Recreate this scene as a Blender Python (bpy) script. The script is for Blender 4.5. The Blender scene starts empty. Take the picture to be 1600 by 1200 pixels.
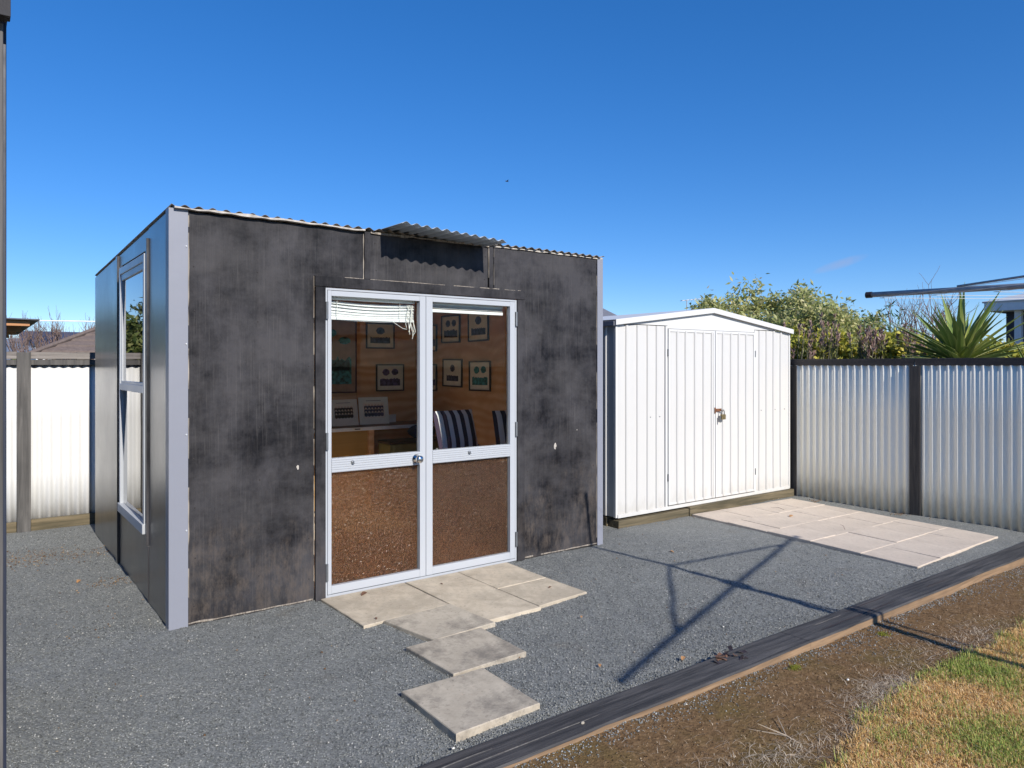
import bpy, bmesh, math, random
import numpy as np
from mathutils import Vector, Matrix, noise as mnoise
R = math.radians
random.seed(7)
rng = np.random.default_rng(7)
scene = bpy.context.scene
col = scene.collection

# ------------------------------------------------------------------ camera, sky, sun, exposure
cd = bpy.data.cameras.new('camera')
cam = bpy.data.objects.new('camera', cd); col.objects.link(cam)
cam.location = (-0.930, -4.499, 1.50)
cam.rotation_euler = (R(90), 0, -0.640)
cd.sensor_width = 36; cd.lens = 25.83; cd.shift_y = -0.0186
cd.clip_start = 0.05; cd.clip_end = 5000
scene.camera = cam

SUN = Vector((-0.03, -1.0, 0.61)).normalized()      # towards the sun
world = bpy.data.worlds.new('World'); scene.world = world; world.use_nodes = True
wn = world.node_tree; wn.nodes.clear()
wo = wn.nodes.new('ShaderNodeOutputWorld'); bg = wn.nodes.new('ShaderNodeBackground')
sky = wn.nodes.new('ShaderNodeTexSky'); sky.sky_type = 'NISHITA'; sky.sun_disc = False
sky.sun_elevation = math.asin(SUN.z); sky.sun_rotation = math.pi + 0.03
sky.air_density = 0.75; sky.dust_density = 0.0; sky.ozone_density = 6.0; sky.altitude = 0
hs = wn.nodes.new('ShaderNodeHueSaturation'); hs.inputs['Saturation'].default_value = 1.36; hs.inputs['Hue'].default_value = 0.510
hs.inputs['Value'].default_value = 1.0
ga = wn.nodes.new('ShaderNodeGamma'); ga.inputs[1].default_value = 0.76
wn.links.new(sky.outputs[0], ga.inputs[0]); wn.links.new(ga.outputs[0], hs.inputs['Color']); 
# one faint pinkish wisp of cloud, low in the north-east
wc = wn.nodes.new('ShaderNodeTexCoord'); cdir = Vector((0.848, 0.475, 0.122)).normalized()
side = Vector((cdir.y, -cdir.x, 0)).normalized(); upv = side.cross(cdir)
def wdot(v, k):
    n = wn.nodes.new('ShaderNodeVectorMath'); n.operation = 'DOT_PRODUCT'; n.inputs[1].default_value = tuple(v * k); wn.links.new(wc.outputs['Generated'], n.inputs[0]); return n.outputs['Value']
def wmath(op, a, b):
    n = wn.nodes.new('ShaderNodeMath'); n.operation = op
    for i, q in enumerate((a, b)):
        if isinstance(q, (int, float)): n.inputs[i].default_value = q
        else: wn.links.new(q, n.inputs[i])
    return n.outputs[0]
tilt = (upv - side * 0.28)
ex = wdot(side, 30.0); ey = wdot(tilt, 150.0)
rad = wmath('ADD', wmath('MULTIPLY', ex, ex), wmath('MULTIPLY', ey, ey))
wnz = wn.nodes.new('ShaderNodeTexNoise'); wnz.inputs['Scale'].default_value = 60; wnz.inputs['Detail'].default_value = 5; wn.links.new(wc.outputs['Generated'], wnz.inputs['Vector'])
fall = wmath('MAXIMUM', wmath('SUBTRACT', 1.0, rad), 0.0)
front = wmath('GREATER_THAN', wdot(cdir, 1.0), 0.5)
cm = wmath('MULTIPLY', wmath('MULTIPLY', fall, wnz.outputs['Fac']), wmath('MULTIPLY', front, 0.55))
cmix = wn.nodes.new('ShaderNodeMix'); cmix.data_type = 'RGBA'; wn.links.new(cm, cmix.inputs[0]); wn.links.new(hs.outputs[0], cmix.inputs[6]); cmix.inputs[7].default_value = (2.0, 1.9, 2.5, 1)
wn.links.new(cmix.outputs[2], bg.inputs[0])
bg.inputs[1].default_value = 0.15
wn.links.new(bg.outputs[0], wo.inputs[0])

sl = bpy.data.lights.new('sun', 'SUN'); sl.energy = 3.7; sl.angle = R(0.55); sl.color = (1.0, 0.945, 0.86)
so = bpy.data.objects.new('sun', sl); col.objects.link(so)
so.location = SUN * 40; so.rotation_euler = (-SUN).to_track_quat('-Z', 'Y').to_euler()

scene.render.engine = 'CYCLES'
vs = scene.view_settings
vs.view_transform = 'Standard'; vs.look = 'None'; vs.exposure = 0.6; vs.gamma = 1.0; vs.use_curve_mapping = False
scene.cycles.max_bounces = 12; scene.cycles.diffuse_bounces = 8; scene.cycles.transparent_max_bounces = 12
scene.cycles.sample_clamp_indirect = 6.0

# ------------------------------------------------------------------ material helpers
class NT:
    def __init__(s, name):
        s.m = bpy.data.materials.new(name); s.m.use_nodes = True
        s.t = s.m.node_tree; s.b = s.t.nodes['Principled BSDF']; s.out = s.t.nodes['Material Output']
        s.tc = s.t.nodes.new('ShaderNodeTexCoord')
    def n(s, kind, **kw):
        nd = s.t.nodes.new('ShaderNode' + kind)
        for k, v in kw.items(): setattr(nd, k, v)
        return nd
    def link(s, a, b): s.t.links.new(a, b)
    def put(s, sock, v):
        if isinstance(v, bpy.types.NodeSocket): s.link(v, sock)
        elif isinstance(v, (tuple, list)) and len(v) == 3 and sock.type == 'RGBA': sock.default_value = (*v, 1)
        else: sock.default_value = v
    def coord(s, scale=(1, 1, 1), rot=(0, 0, 0)):
        mp = s.n('Mapping'); s.link(s.tc.outputs['Object'], mp.inputs[0])
        mp.inputs['Scale'].default_value = scale; mp.inputs['Rotation'].default_value = rot
        return mp.outputs[0]
    def noise(s, scale, detail=4, rough=0.55, stretch=(1, 1, 1), dist=0.0):
        nd = s.n('TexNoise'); s.link(s.coord(stretch), nd.inputs['Vector'])
        nd.inputs['Scale'].default_value = scale; nd.inputs['Detail'].default_value = detail
        nd.inputs['Roughness'].default_value = rough; nd.inputs['Distortion'].default_value = dist
        return nd.outputs['Fac']
    def voro(s, scale, out='Distance', feature='F1', stretch=(1, 1, 1)):
        nd = s.n('TexVoronoi', feature=feature); s.link(s.coord(stretch), nd.inputs['Vector'])
        nd.inputs['Scale'].default_value = scale
        return nd.outputs[out]
    def ramp(s, fac, stops, interp='LINEAR'):
        nd = s.n('ValToRGB'); nd.color_ramp.interpolation = interp
        e = nd.color_ramp.elements
        while len(e) < len(stops): e.new(0.5)
        for q, (p, c) in zip(e, stops):
            q.position = p; q.color = (c, c, c, 1) if isinstance(c, (int, float)) else (*c, 1)
        s.link(fac, nd.inputs[0]); return nd.outputs[0]
    def mix(s, fac, a, b, mode='MIX'):
        nd = s.n('Mix', data_type='RGBA', blend_type=mode)
        s.put(nd.inputs[0], fac); s.put(nd.inputs[6], a); s.put(nd.inputs[7], b); return nd.outputs[2]
    def math(s, op, a, b=0.5):
        nd = s.n('Math', operation=op); s.put(nd.inputs[0], a); s.put(nd.inputs[1], b); return nd.outputs[0]
    def bump(s, h, strength=0.3, dist=0.01, normal=None):
        nd = s.n('Bump'); nd.inputs['Strength'].default_value = strength; nd.inputs['Distance'].default_value = dist
        s.link(h, nd.inputs['Height'])
        if normal: s.link(normal, nd.inputs['Normal'])
        return nd.outputs[0]
    def island(s): return s.n('NewGeometry').outputs['Random Per Island']
    def objrand(s): return s.n('ObjectInfo').outputs['Random']
    def done(s, color=None, rough=None, normal=None, metal=None, spec=None):
        if color is not None: s.put(s.b.inputs['Base Color'], color)
        if rough is not None: s.put(s.b.inputs['Roughness'], rough)
        if normal is not None: s.link(normal, s.b.inputs['Normal'])
        if metal is not None: s.b.inputs['Metallic'].default_value = metal
        if spec is not None: s.b.inputs['Specular IOR Level'].default_value = spec
        return s.m

def sub(c, k): return tuple(x * k for x in c)
def plain(name, c, rough=0.5, metal=0.0, var=0.18, scale=9, spec=None, bump=0.0):
    t = NT(name); f = t.noise(scale, 5, 0.6)
    colr = t.mix(t.ramp(f, [(0.3, 0.0), (0.7, 1.0)]), sub(c, 1 - var), sub(c, 1 + var))
    r = t.ramp(t.noise(scale * 2.3, 3), [(0.3, max(0.02, rough - 0.07)), (0.7, min(1, rough + 0.07))])
    nm = t.bump(t.noise(scale * 9, 3), bump, 0.004) if bump else None
    return t.done(colr, r, nm, metal, spec)

def mat_black_ply(name, gloss=0.5, worn=1.0, coat=0.0):
    t = NT(name)
    big = t.noise(1.9, 8, 0.70, (1.0, 1.0, 0.85), 0.1); band = t.noise(2.4, 6, 0.68, (0.6, 0.6, 1.7), 0.1)
    grain = t.noise(17, 6, 0.75, (6, 6, 0.13)); brush = t.noise(5, 7, 0.75, (3.2, 3.2, 0.5), 0.1); scuff = t.noise(11, 8, 0.8, (1.5, 1.5, 0.6), 0.0)
    c = t.mix(t.ramp(big, [(0.41, 0.0), (0.61, 1.0)]), (0.005, 0.005, 0.0072), (0.052, 0.050, 0.055))
    c = t.mix(t.math('MULTIPLY', t.ramp(band, [(0.42, 0.0), (0.64, 1.0)]), 0.45 * worn), c, (0.074, 0.070, 0.071))
    c = t.mix(t.math('MULTIPLY', t.ramp(brush, [(0.46, 0.0), (0.72, 1.0)]), 0.26), c, (0.066, 0.064, 0.069))
    c = t.mix(t.math('MULTIPLY', t.ramp(brush, [(0.26, 1.0), (0.42, 0.0)]), 0.40 * worn), c, (0.008, 0.008, 0.010))
    patch = t.ramp(t.noise(1.9, 5, 0.65), [(0.38, 0.12), (0.62, 1.0)])
    c = t.mix(t.math('MULTIPLY', t.math('MULTIPLY', t.ramp(grain, [(0.52, 0.0), (0.70, 1.0)]), patch), 0.5 * worn), c, (0.125, 0.117, 0.112))
    # scuffed brown wear, mostly along the foot of the sheet, with a ragged outline
    sep = t.n('SeparateXYZ'); t.link(t.tc.outputs['Object'], sep.inputs[0])
    ragged = t.math('ADD', sep.outputs[2], t.math('MULTIPLY', t.noise(2.6, 7, 0.75), -2.2))
    foot = t.ramp(t.math('ADD', ragged, 0.86), [(0.02, 1.0), (0.35, 0.0)])
    wear = t.math('MULTIPLY', t.math('ADD', t.math('MULTIPLY', foot, 0.9), 0.10), t.ramp(scuff, [(0.44, 0.0), (0.64, 1.0)]))
    c = t.mix(t.math('MULTIPLY', wear, 0.55 * worn), c, (0.125, 0.10, 0.082))
    nm = t.bump(t.noise(30, 5, 0.75, (5, 5, 0.12)), 0.5 * (1 - coat * 0.8), 0.004)
    t.done(c, t.ramp(big, [(0.3, gloss - 0.06), (0.7, gloss + 0.12)]), nm, spec=0.5 if coat else 0.16)
    if coat:
        t.b.inputs['Coat Weight'].default_value = coat; t.b.inputs['Coat Roughness'].default_value = 0.2; t.b.inputs['Coat IOR'].default_value = 1.4
    return t.m

def mat_wood(name, a, b, rough=0.7, axis='x', scale=6, bump=0.25):
    t = NT(name); st = {'x': (0.25, 5, 5), 'y': (5, 0.25, 5), 'z': (5, 5, 0.25)}[axis]
    f = t.noise(scale, 6, 0.65, st, 0.4); g = t.noise(scale * 0.35, 3)
    c = t.mix(t.ramp(f, [(0.32, 0.0), (0.68, 1.0)]), a, b)
    c = t.mix(t.math('MULTIPLY', t.ramp(g, [(0.4, 0.0), (0.7, 1.0)]), 0.4), c, sub(a, 0.7))
    return t.done(c, rough, t.bump(f, bump, 0.006))

def mat_ply_lining():
    t = NT('orange_plywood')
    w = t.n('TexWave', wave_type='BANDS', bands_direction='Z')
    t.link(t.coord((0.35, 0.35, 1.0)), w.inputs[0]); w.inputs['Scale'].default_value = 3.2
    w.inputs['Distortion'].default_value = 14; w.inputs['Detail'].default_value = 3; w.inputs['Detail Scale'].default_value = 0.7
    f = t.noise(3.0, 5, 0.6, (0.7, 0.7, 1.3), 1.2)
    c = t.mix(w.outputs['Fac'], (0.82, 0.52, 0.29), (0.68, 0.36, 0.17))
    c = t.mix(t.math('MULTIPLY', t.ramp(f, [(0.4, 0.0), (0.65, 1.0)]), 0.6), c, (0.56, 0.27, 0.12))
    return t.done(c, 0.5)

def mat_gravel(name, shades, scale=140, dirt=0.0):
    t = NT(name)
    cell = t.voro(scale, 'Color'); sepc = t.n('SeparateColor'); t.link(cell, sepc.inputs[0])
    c = t.ramp(sepc.outputs[0], shades)
    big = t.noise(1.1, 6, 0.6); c = t.mix(t.math('MULTIPLY', t.ramp(big, [(0.35, 0.0), (0.7, 1.0)]), 0.22), c, (0.10, 0.10, 0.095))
    fine = t.noise(320, 3, 0.7)
    c = t.mix(0.35, c, t.ramp(fine, [(0.3, (0.10, 0.105, 0.103)), (0.72, (0.31, 0.32, 0.31))]))
    st = t.noise(2.3, 5, 0.6); c = t.mix(t.math('MULTIPLY', t.ramp(st, [(0.62, 0.0), (0.76, 1.0)]), 0.45), c, (0.14, 0.115, 0.08))
    h = t.math('MULTIPLY', t.voro(scale, 'Distance'), -1.0)
    n1 = t.bump(h, 0.65, 0.006); n2 = t.bump(t.noise(7, 4), 0.35, 0.03, n1)
    return t.done(c, 0.85, n2, spec=0.3)

def mat_soil():
    t = NT('brown_soil')
    f = t.noise(38, 6, 0.75); g = t.noise(2.2, 5, 0.6); h = t.noise(5, 5, 0.65)
    c = t.ramp(f, [(0.3, (0.10, 0.056, 0.026)), (0.55, (0.225, 0.137, 0.066)), (0.72, (0.37, 0.245, 0.135))])
    c = t.mix(t.math('MULTIPLY', t.ramp(g, [(0.48, 0.0), (0.66, 1.0)]), 0.55), c, (0.15, 0.115, 0.035))
    c = t.mix(t.math('MULTIPLY', t.ramp(h, [(0.6, 0.0), (0.75, 1.0)]), 0.5), c, (0.16, 0.115, 0.075))
    nm = t.bump(t.noise(60, 5, 0.75), 1.0, 0.012)
    return t.done(c, 0.95, nm, spec=0.15)

def mat_concrete(name, a, b, stain, amt=0.6):
    t = NT(name); r = t.objrand()
    f = t.noise(9, 8, 0.75); g = t.noise(3.4, 8, 0.75); s = t.noise(45, 5, 0.7)
    c = t.mix(t.ramp(f, [(0.3, 0.0), (0.7, 1.0)]), a, b)
    blot = t.ramp(t.math('ADD', g, t.math('MULTIPLY', r, 0.14)), [(0.5, 0.0), (0.68, 1.0)])
    c = t.mix(t.math('MULTIPLY', blot, amt), c, stain)
    c = t.mix(t.math('MULTIPLY', t.ramp(s, [(0.57, 0.0), (0.70, 1.0)]), 0.5), c, sub(stain, 0.6))
    return t.done(c, 0.85, t.bump(t.noise(90, 4, 0.7), 0.35, 0.003), spec=0.25)

def mat_painted_steel(name, c, rough=0.4, dirt=(0.5, 0.46, 0.38), foot=0.0):
    t = NT(name); f = t.noise(1.6, 5, 0.6); g = t.noise(14, 5, 0.7, (3, 3, 0.3))
    k = t.mix(t.math('MULTIPLY', t.ramp(f, [(0.4, 0.0), (0.75, 1.0)]), 0.16), c, sub(c, 0.86))
    k = t.mix(t.math('MULTIPLY', t.ramp(g, [(0.6, 0.0), (0.8, 1.0)]), 0.2), k, dirt)
    if foot:      # mud splashed up from the ground, with a ragged upper edge
        sep = t.n('SeparateXYZ'); t.link(t.tc.outputs['Object'], sep.inputs[0])
        e = t.math('ADD', sep.outputs[2], t.math('MULTIPLY', t.noise(6, 6, 0.72, (2, 2, 0.6)), -0.55))
        sp = t.ramp(t.math('ADD', e, 0.32), [(0.08, 1.0), (0.30, 0.0)])
        k = t.mix(t.math('MULTIPLY', sp, foot), k, (0.26, 0.21, 0.15))
    nm = t.bump(t.noise(3.0, 3, 0.5), 0.12, 0.03)
    return t.done(k, t.ramp(f, [(0.3, rough - 0.05), (0.7, rough + 0.1)]), nm)

def mat_glass(name, ior=1.5, tint=(0.93, 0.96, 0.95), gain=1.0):
    t = NT(name); t.t.nodes.remove(t.b)
    tr = t.n('BsdfTransparent'); tr.inputs[0].default_value = (*tint, 1)
    gl = t.n('BsdfGlossy'); gl.inputs['Roughness'].default_value = 0.015
    fr = t.n('Fresnel'); fr.inputs['IOR'].default_value = ior
    # old glass is never quite flat
    nm = t.bump(t.noise(1.3, 2), 0.03, 0.01); t.link(nm, gl.inputs['Normal'])
    mx = t.n('MixShader'); t.link(t.math('MINIMUM', t.math('MULTIPLY', fr.outputs[0], gain), 1.0), mx.inputs[0]); t.link(tr.outputs[0], mx.inputs[1]); t.link(gl.outputs[0], mx.inputs[2])
    t.link(mx.outputs[0], t.out.inputs[0]); return t.m

def mat_obscure_glass():
    t = NT('wet_obscure_glass'); t.t.nodes.remove(t.b)
    drops = t.ramp(t.voro(105, 'Distance'), [(0.0, 1.0), (0.45, 0.0)])
    sparkle_cells = t.n('SeparateColor'); t.link(t.voro(105, 'Color'), sparkle_cells.inputs[0])
    runs = t.ramp(t.voro(24, 'Distance', stretch=(2.4, 2.4, 0.2)), [(0.0, 1.0), (0.22, 0.0)])
    h = t.math('ADD', drops, t.math('MULTIPLY', runs, 0.25)); h = t.math('ADD', h, t.math('MULTIPLY', t.noise(45, 4), 0.8))
    nm = t.bump(h, 1.0, 0.02)
    rf = t.n('BsdfRefraction'); rf.inputs['IOR'].default_value = 1.3; rf.inputs['Roughness'].default_value = 0.08
    rf.inputs[0].default_value = (0.80, 0.60, 0.42, 1); t.link(nm, rf.inputs['Normal'])
    tr = t.n('BsdfTransparent'); tr.inputs[0].default_value = (0.95, 0.82, 0.66, 1)
    gl = t.n('BsdfGlossy'); gl.inputs['Roughness'].default_value = 0.12; t.link(nm, gl.inputs['Normal'])
    df = t.n('BsdfDiffuse'); t.link(nm, df.inputs['Normal'])
    t.link(t.mix(t.math('MULTIPLY', t.math('GREATER_THAN', sparkle_cells.outputs[0], 0.74), drops), t.ramp(t.noise(60, 4, 0.7), [(0.34, (0.045, 0.021, 0.011)), (0.68, (0.23, 0.12, 0.057))]), (1.0, 0.78, 0.45)), df.inputs[0])  # golden sparkles painted into the diffuse colour on some of the drops
    m0 = t.n('MixShader'); m0.inputs[0].default_value = 0.33; t.link(rf.outputs[0], m0.inputs[1]); t.link(tr.outputs[0], m0.inputs[2])
    m1 = t.n('MixShader'); t.link(t.math('MULTIPLY', t.ramp(t.noise(3, 4), [(0.3, 0.7), (0.7, 1.0)]), 0.44), m1.inputs[0])
    t.link(m0.outputs[0], m1.inputs[1]); t.link(df.outputs[0], m1.inputs[2])
    m2 = t.n('MixShader'); m2.inputs[0].default_value = 0.05; t.link(m1.outputs[0], m2.inputs[1]); t.link(gl.outputs[0], m2.inputs[2])
    t.link(m2.outputs[0], t.out.inputs[0]); return t.m

def mat_leaf(name, stops, rough=0.5, trans=0.25):
    t = NT(name); c = t.ramp(t.island(), stops)
    t.done(c, rough, spec=0.35)
    tl = t.n('BsdfTranslucent'); t.link(c, tl.inputs[0])
    mx = t.n('MixShader'); mx.inputs[0].default_value = trans
    t.link(t.b.outputs[0], mx.inputs[1]); t.link(tl.outputs[0], mx.inputs[2]); t.link(mx.outputs[0], t.out.inputs[0])
    return t.m

def mat_stripes(name, a, b, pitch):
    t = NT(name); sep = t.n('SeparateXYZ'); t.link(t.tc.outputs['Object'], sep.inputs[0])
    w = t.math('FRACT', t.math('DIVIDE', t.math('ADD', sep.outputs[0], 10.0), pitch))
    c = t.mix(t.math('GREATER_THAN', w, 0.5), a, b)
    return t.done(c, 0.9, t.bump(t.noise(40, 3), 0.2, 0.003))

M = {}
M['black_front'] = mat_black_ply('worn_black_plywood', 0.5, 1.0)
M['black_side'] = mat_black_ply('glossy_black_plywood', 0.34, 0.12, 0.62)
M['black_trim'] = mat_black_ply('black_trim_timber', 0.55, 0.5)
M['black_wood'] = mat_wood('black_stained_timber', (0.018, 0.017, 0.018), (0.05, 0.046, 0.045), 0.65, 'x')
M['black_post'] = mat_wood('weathered_black_post', (0.022, 0.02, 0.02), (0.075, 0.066, 0.058), 0.75, 'z')
M['grey_post'] = mat_wood('weathered_grey_post', (0.05, 0.048, 0.047), (0.16, 0.15, 0.14), 0.8, 'z')
M['worn_cap'] = mat_wood('peeling_cap_timber', (0.07, 0.06, 0.055), (0.42, 0.38, 0.35), 0.8, 'x', 4)
M['moss_wood'] = mat_wood('mossy_timber', (0.045, 0.04, 0.022), (0.21, 0.165, 0.10), 0.9, 'x', 5, 0.6)
M['kerb'] = mat_wood('black_sleeper_timber', (0.016, 0.016, 0.018), (0.105, 0.098, 0.094), 0.7, 'x', 8, 1.0)
M['kerb_side'] = mat_wood('raw_tan_timber', (0.15, 0.095, 0.055), (0.36, 0.235, 0.135), 0.9, 'x', 7, 0.8)
M['raw_edge'] = mat_wood('raw_timber_edge', (0.12, 0.10, 0.08), (0.48, 0.42, 0.35), 0.85, 'z', 14)
M['flash'] = mat_painted_steel('grey_flashing', (0.235, 0.245, 0.29), 0.42, (0.2, 0.2, 0.22))
M['alu'] = mat_painted_steel('silver_aluminium', (0.43, 0.45, 0.48), 0.36, (0.45, 0.46, 0.48))
M['chrome'] = plain('polished_chrome', (0.75, 0.73, 0.7), 0.12, 1.0, 0.05)
M['hinge'] = plain('dull_hinge_steel', (0.20, 0.21, 0.22), 0.45, 0.7)
M['gal'] = mat_painted_steel('galvanised_iron', (0.46, 0.52, 0.58), 0.42, (0.25, 0.20, 0.15)); M['gal'].node_tree.nodes['Principled BSDF'].inputs['Metallic'].default_value = 0.25
M['oldgal'] = plain('rusty_roof_iron', (0.27, 0.23, 0.19), 0.7, 0.2, 0.45, 16)
M['peel'] = plain('peeling_white_edge', (0.46, 0.42, 0.37), 0.8, 0, 0.35, 22)
M['lining'] = mat_ply_lining()
M['ply_yellow'] = mat_wood('yellow_plywood', (0.36, 0.19, 0.045), (0.50, 0.28, 0.075), 0.55, 'x', 3, 0.05)
M['carpet'] = plain('pale_bounce_carpet', (0.88, 0.72, 0.56), 0.95, 0, 0.1, 30, 0.1, 0.4)  # brown carpet made far paler, so the floor bounces sunlight onto the walls
M['glass'] = mat_glass('clear_door_glass', 1.2, (0.97, 0.985, 0.98))
M['winglass'] = mat_glass('window_glass', 1.9, (0.92, 0.94, 0.95), 1.7)
M['obscure'] = mat_obscure_glass()
M['white'] = mat_painted_steel('white_shed_steel', (0.58, 0.57, 0.55), 0.42, foot=0.32)
M['whitetrim'] = mat_painted_steel('white_shed_trim', (0.64, 0.635, 0.62), 0.42, foot=0.2)
M['fence'] = mat_painted_steel('cream_fence_steel', (0.88, 0.845, 0.73), 0.8, foot=0.4); M['fence'].node_tree.nodes['Principled BSDF'].inputs['Specular IOR Level'].default_value = 0.15
M['fenceL'] = mat_painted_steel('white_fence_steel', (0.70, 0.70, 0.69), 0.55, foot=0.3)
M['blind'] = plain('white_blind', (0.78, 0.78, 0.76), 0.5, 0, 0.08)
M['cord'] = plain('white_cord', (0.72, 0.70, 0.64), 0.8, 0, 0.1)
M['rust'] = plain('rusted_steel', (0.20, 0.085, 0.04), 0.8, 0.2, 0.5, 60)
M['brass'] = plain('old_brass', (0.32, 0.25, 0.13), 0.45, 0.8, 0.25, 60)
M['slab'] = mat_concrete('beige_concrete_slab', (0.51, 0.43, 0.32), (0.64, 0.555, 0.43), (0.28, 0.24, 0.185), 0.5)
M['slab_dark'] = mat_concrete('stained_concrete_slab', (0.38, 0.33, 0.26), (0.55, 0.485, 0.385), (0.18, 0.16, 0.135), 0.85)
M['paver'] = mat_concrete('pale_patio_paver', (0.54, 0.455, 0.375), (0.63, 0.545, 0.455), (0.42, 0.36, 0.30), 0.4)
M['gravel'] = mat_gravel('grey_chip_gravel', [(0.0, (0.10, 0.104, 0.099)), (0.5, (0.20, 0.208, 0.198)), (0.93, (0.29, 0.298, 0.283)), (1.0, (0.54, 0.53, 0.49))])
M['soil'] = mat_soil()
M['navy'] = plain('dark_navy_paint', (0.018, 0.024, 0.045), 0.5)
M['bark'] = mat_wood('grey_bark', (0.09, 0.075, 0.06), (0.22, 0.19, 0.15), 0.9, 'z', 9)
M['twig'] = plain('bare_twig', (0.20, 0.14, 0.12), 0.9, 0, 0.3)
M['galpole'] = plain('grey_steel_tube', (0.36, 0.365, 0.37), 0.5, 0.1, 0.25, 25)

# ------------------------------------------------------------------ mesh helpers
class MB:
    def __init__(s): s.v = []; s.f = []
    def add(s, vs_, fs):
        o = len(s.v); s.v += [tuple(p) for p in vs_]; s.f += [tuple(i + o for i in q) for q in fs]; return s
    def box(s, x0, x1, y0, y1, z0, z1):
        return s.add([(x0,y0,z0),(x1,y0,z0),(x1,y1,z0),(x0,y1,z0),(x0,y0,z1),(x1,y0,z1),(x1,y1,z1),(x0,y1,z1)],
                     [(0,3,2,1),(4,5,6,7),(0,1,5,4),(1,2,6,5),(2,3,7,6),(3,0,4,7)])
    def prism(s, poly, axis, a, b):
        """polygon in the two other axes, extruded along axis from a to b"""
        def P(p, t):
            return {'x': (t, p[0], p[1]), 'y': (p[0], t, p[1]), 'z': (p[0], p[1], t)}[axis]
        n = len(poly)
        return s.add([P(p, a) for p in poly] + [P(p, b) for p in poly],
                     [tuple(range(n))[::-1], tuple(range(n, 2*n))] + [(i, (i+1) % n, n + (i+1) % n, n + i) for i in range(n)])
    def tube(s, pts, r, n=8, cap=True):
        pts = [Vector(p) for p in pts]; rs = r if isinstance(r, (list, tuple)) else [r] * len(pts)
        vv = []; ff = []; prev = None
        for i, p in enumerate(pts):
            d = (pts[min(i+1, len(pts)-1)] - pts[max(i-1, 0)]).normalized()
            if prev is None:
                a = d.cross(Vector((0,0,1)) if abs(d.z) < 0.9 else Vector((1,0,0))).normalized()
            else:
                a = (prev - d * prev.dot(d)).normalized()
            prev = a; b = d.cross(a)
            for k in range(n):
                t = 2 * math.pi * k / n
                vv.append(p + (a * math.cos(t) + b * math.sin(t)) * rs[i])
        for i in range(len(pts) - 1):
            for k in range(n):
                ff.append((i*n+k, i*n+(k+1) % n, (i+1)*n+(k+1) % n, (i+1)*n+k))
        if cap: ff += [tuple(range(n))[::-1], tuple((len(pts)-1)*n + k for k in range(n))]
        return s.add(vv, ff)
    def lathe(s, prof, c, axis='z', n=16):
        vv = []; ff = []
        for (r, h) in prof:
            for k in range(n):
                t = 2*math.pi*k/n; a, b = r*math.cos(t), r*math.sin(t)
                q = {'z': (a, b, h), 'y': (a, h, b), 'x': (h, a, b)}[axis]
                vv.append((c[0]+q[0], c[1]+q[1], c[2]+q[2]))
        m = len(prof)
        for i in range(m-1):
            for k in range(n): ff.append((i*n+k, i*n+(k+1) % n, (i+1)*n+(k+1) % n, (i+1)*n+k))
        ff += [tuple(range(n)), tuple((m-1)*n+k for k in range(n))]
        return s.add(vv, ff)
    def grid(s, fn, us, ws):
        """surface fn(u, w)"""
        nu, nw = len(us), len(ws)
        return s.add([fn(u, w) for w in ws for u in us],
                     [(j*nu+i, j*nu+i+1, (j+1)*nu+i+1, (j+1)*nu+i) for j in range(nw-1) for i in range(nu-1)])
    def build(s, name, mat, parent=None, bevel=0.0, smooth=False, solid=0.0, local=False):
        off = Vector((0,0,0))
        if parent is not None and not local: off = root_loc(parent)
        me = bpy.data.meshes.new(name); me.from_pydata([(x-off.x, y-off.y, z-off.z) for x, y, z in s.v], [], s.f); me.update()
        bm = bmesh.new(); bm.from_mesh(me); bmesh.ops.recalc_face_normals(bm, faces=bm.faces); bm.to_mesh(me); bm.free()
        me.materials.append(M[mat] if isinstance(mat, str) else mat)
        o = bpy.data.objects.new(name, me); col.objects.link(o)
        if parent is not None: o.parent = parent
        if smooth:
            for p in me.polygons: p.use_smooth = True
        if solid:
            sm = o.modifiers.new('thick', 'SOLIDIFY'); sm.thickness = solid; sm.offset = 0
        if bevel:
            bv = o.modifiers.new('bevel', 'BEVEL'); bv.width = bevel; bv.segments = 2; bv.limit_method = 'ANGLE'; bv.angle_limit = R(40)
        return o

def root_loc(o):
    while o.parent is not None: o = o.parent
    return Vector(o.location)
def tag(o, label=None, cat=None, group=None, kind=None):
    if label: o['label'] = label
    if cat: o['category'] = cat
    if group: o['group'] = group
    if kind: o['kind'] = kind
    return o
def thing(name, label, cat, loc=(0,0,0), group=None):
    o = bpy.data.objects.new(name, None); col.objects.link(o); o.location = loc; o.empty_display_size = 0.1
    return tag(o, label, cat, group)
def B(name, mat, parent, *boxes, bevel=0.002):
    m = MB()
    for b in boxes: m.box(*b)
    return m.build(name, mat, parent, bevel)
def nz(x, y, z=0.0, s=1.0): return mnoise.noise(Vector((x*s, y*s, z*s)))

def fast_mesh(name, verts, faces_flat, per, mat):
    """verts (n,3), faces as equal-size polygons flattened"""
    me = bpy.data.meshes.new(name); n = len(verts); nf = len(faces_flat)//per
    me.vertices.add(n); me.vertices.foreach_set('co', np.asarray(verts, dtype=np.float32).ravel())
    me.loops.add(nf*per); me.loops.foreach_set('vertex_index', np.asarray(faces_flat, dtype=np.int32))
    me.polygons.add(nf); me.polygons.foreach_set('loop_start', np.arange(0, nf*per, per, dtype=np.int32))
    me.update(calc_edges=True); me.validate()
    me.materials.append(M[mat] if isinstance(mat, str) else mat)
    o = bpy.data.objects.new(name, me); col.objects.link(o); return o

def corr(amp, pitch): return lambda t: amp * math.cos(2 * math.pi * t / pitch)

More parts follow.
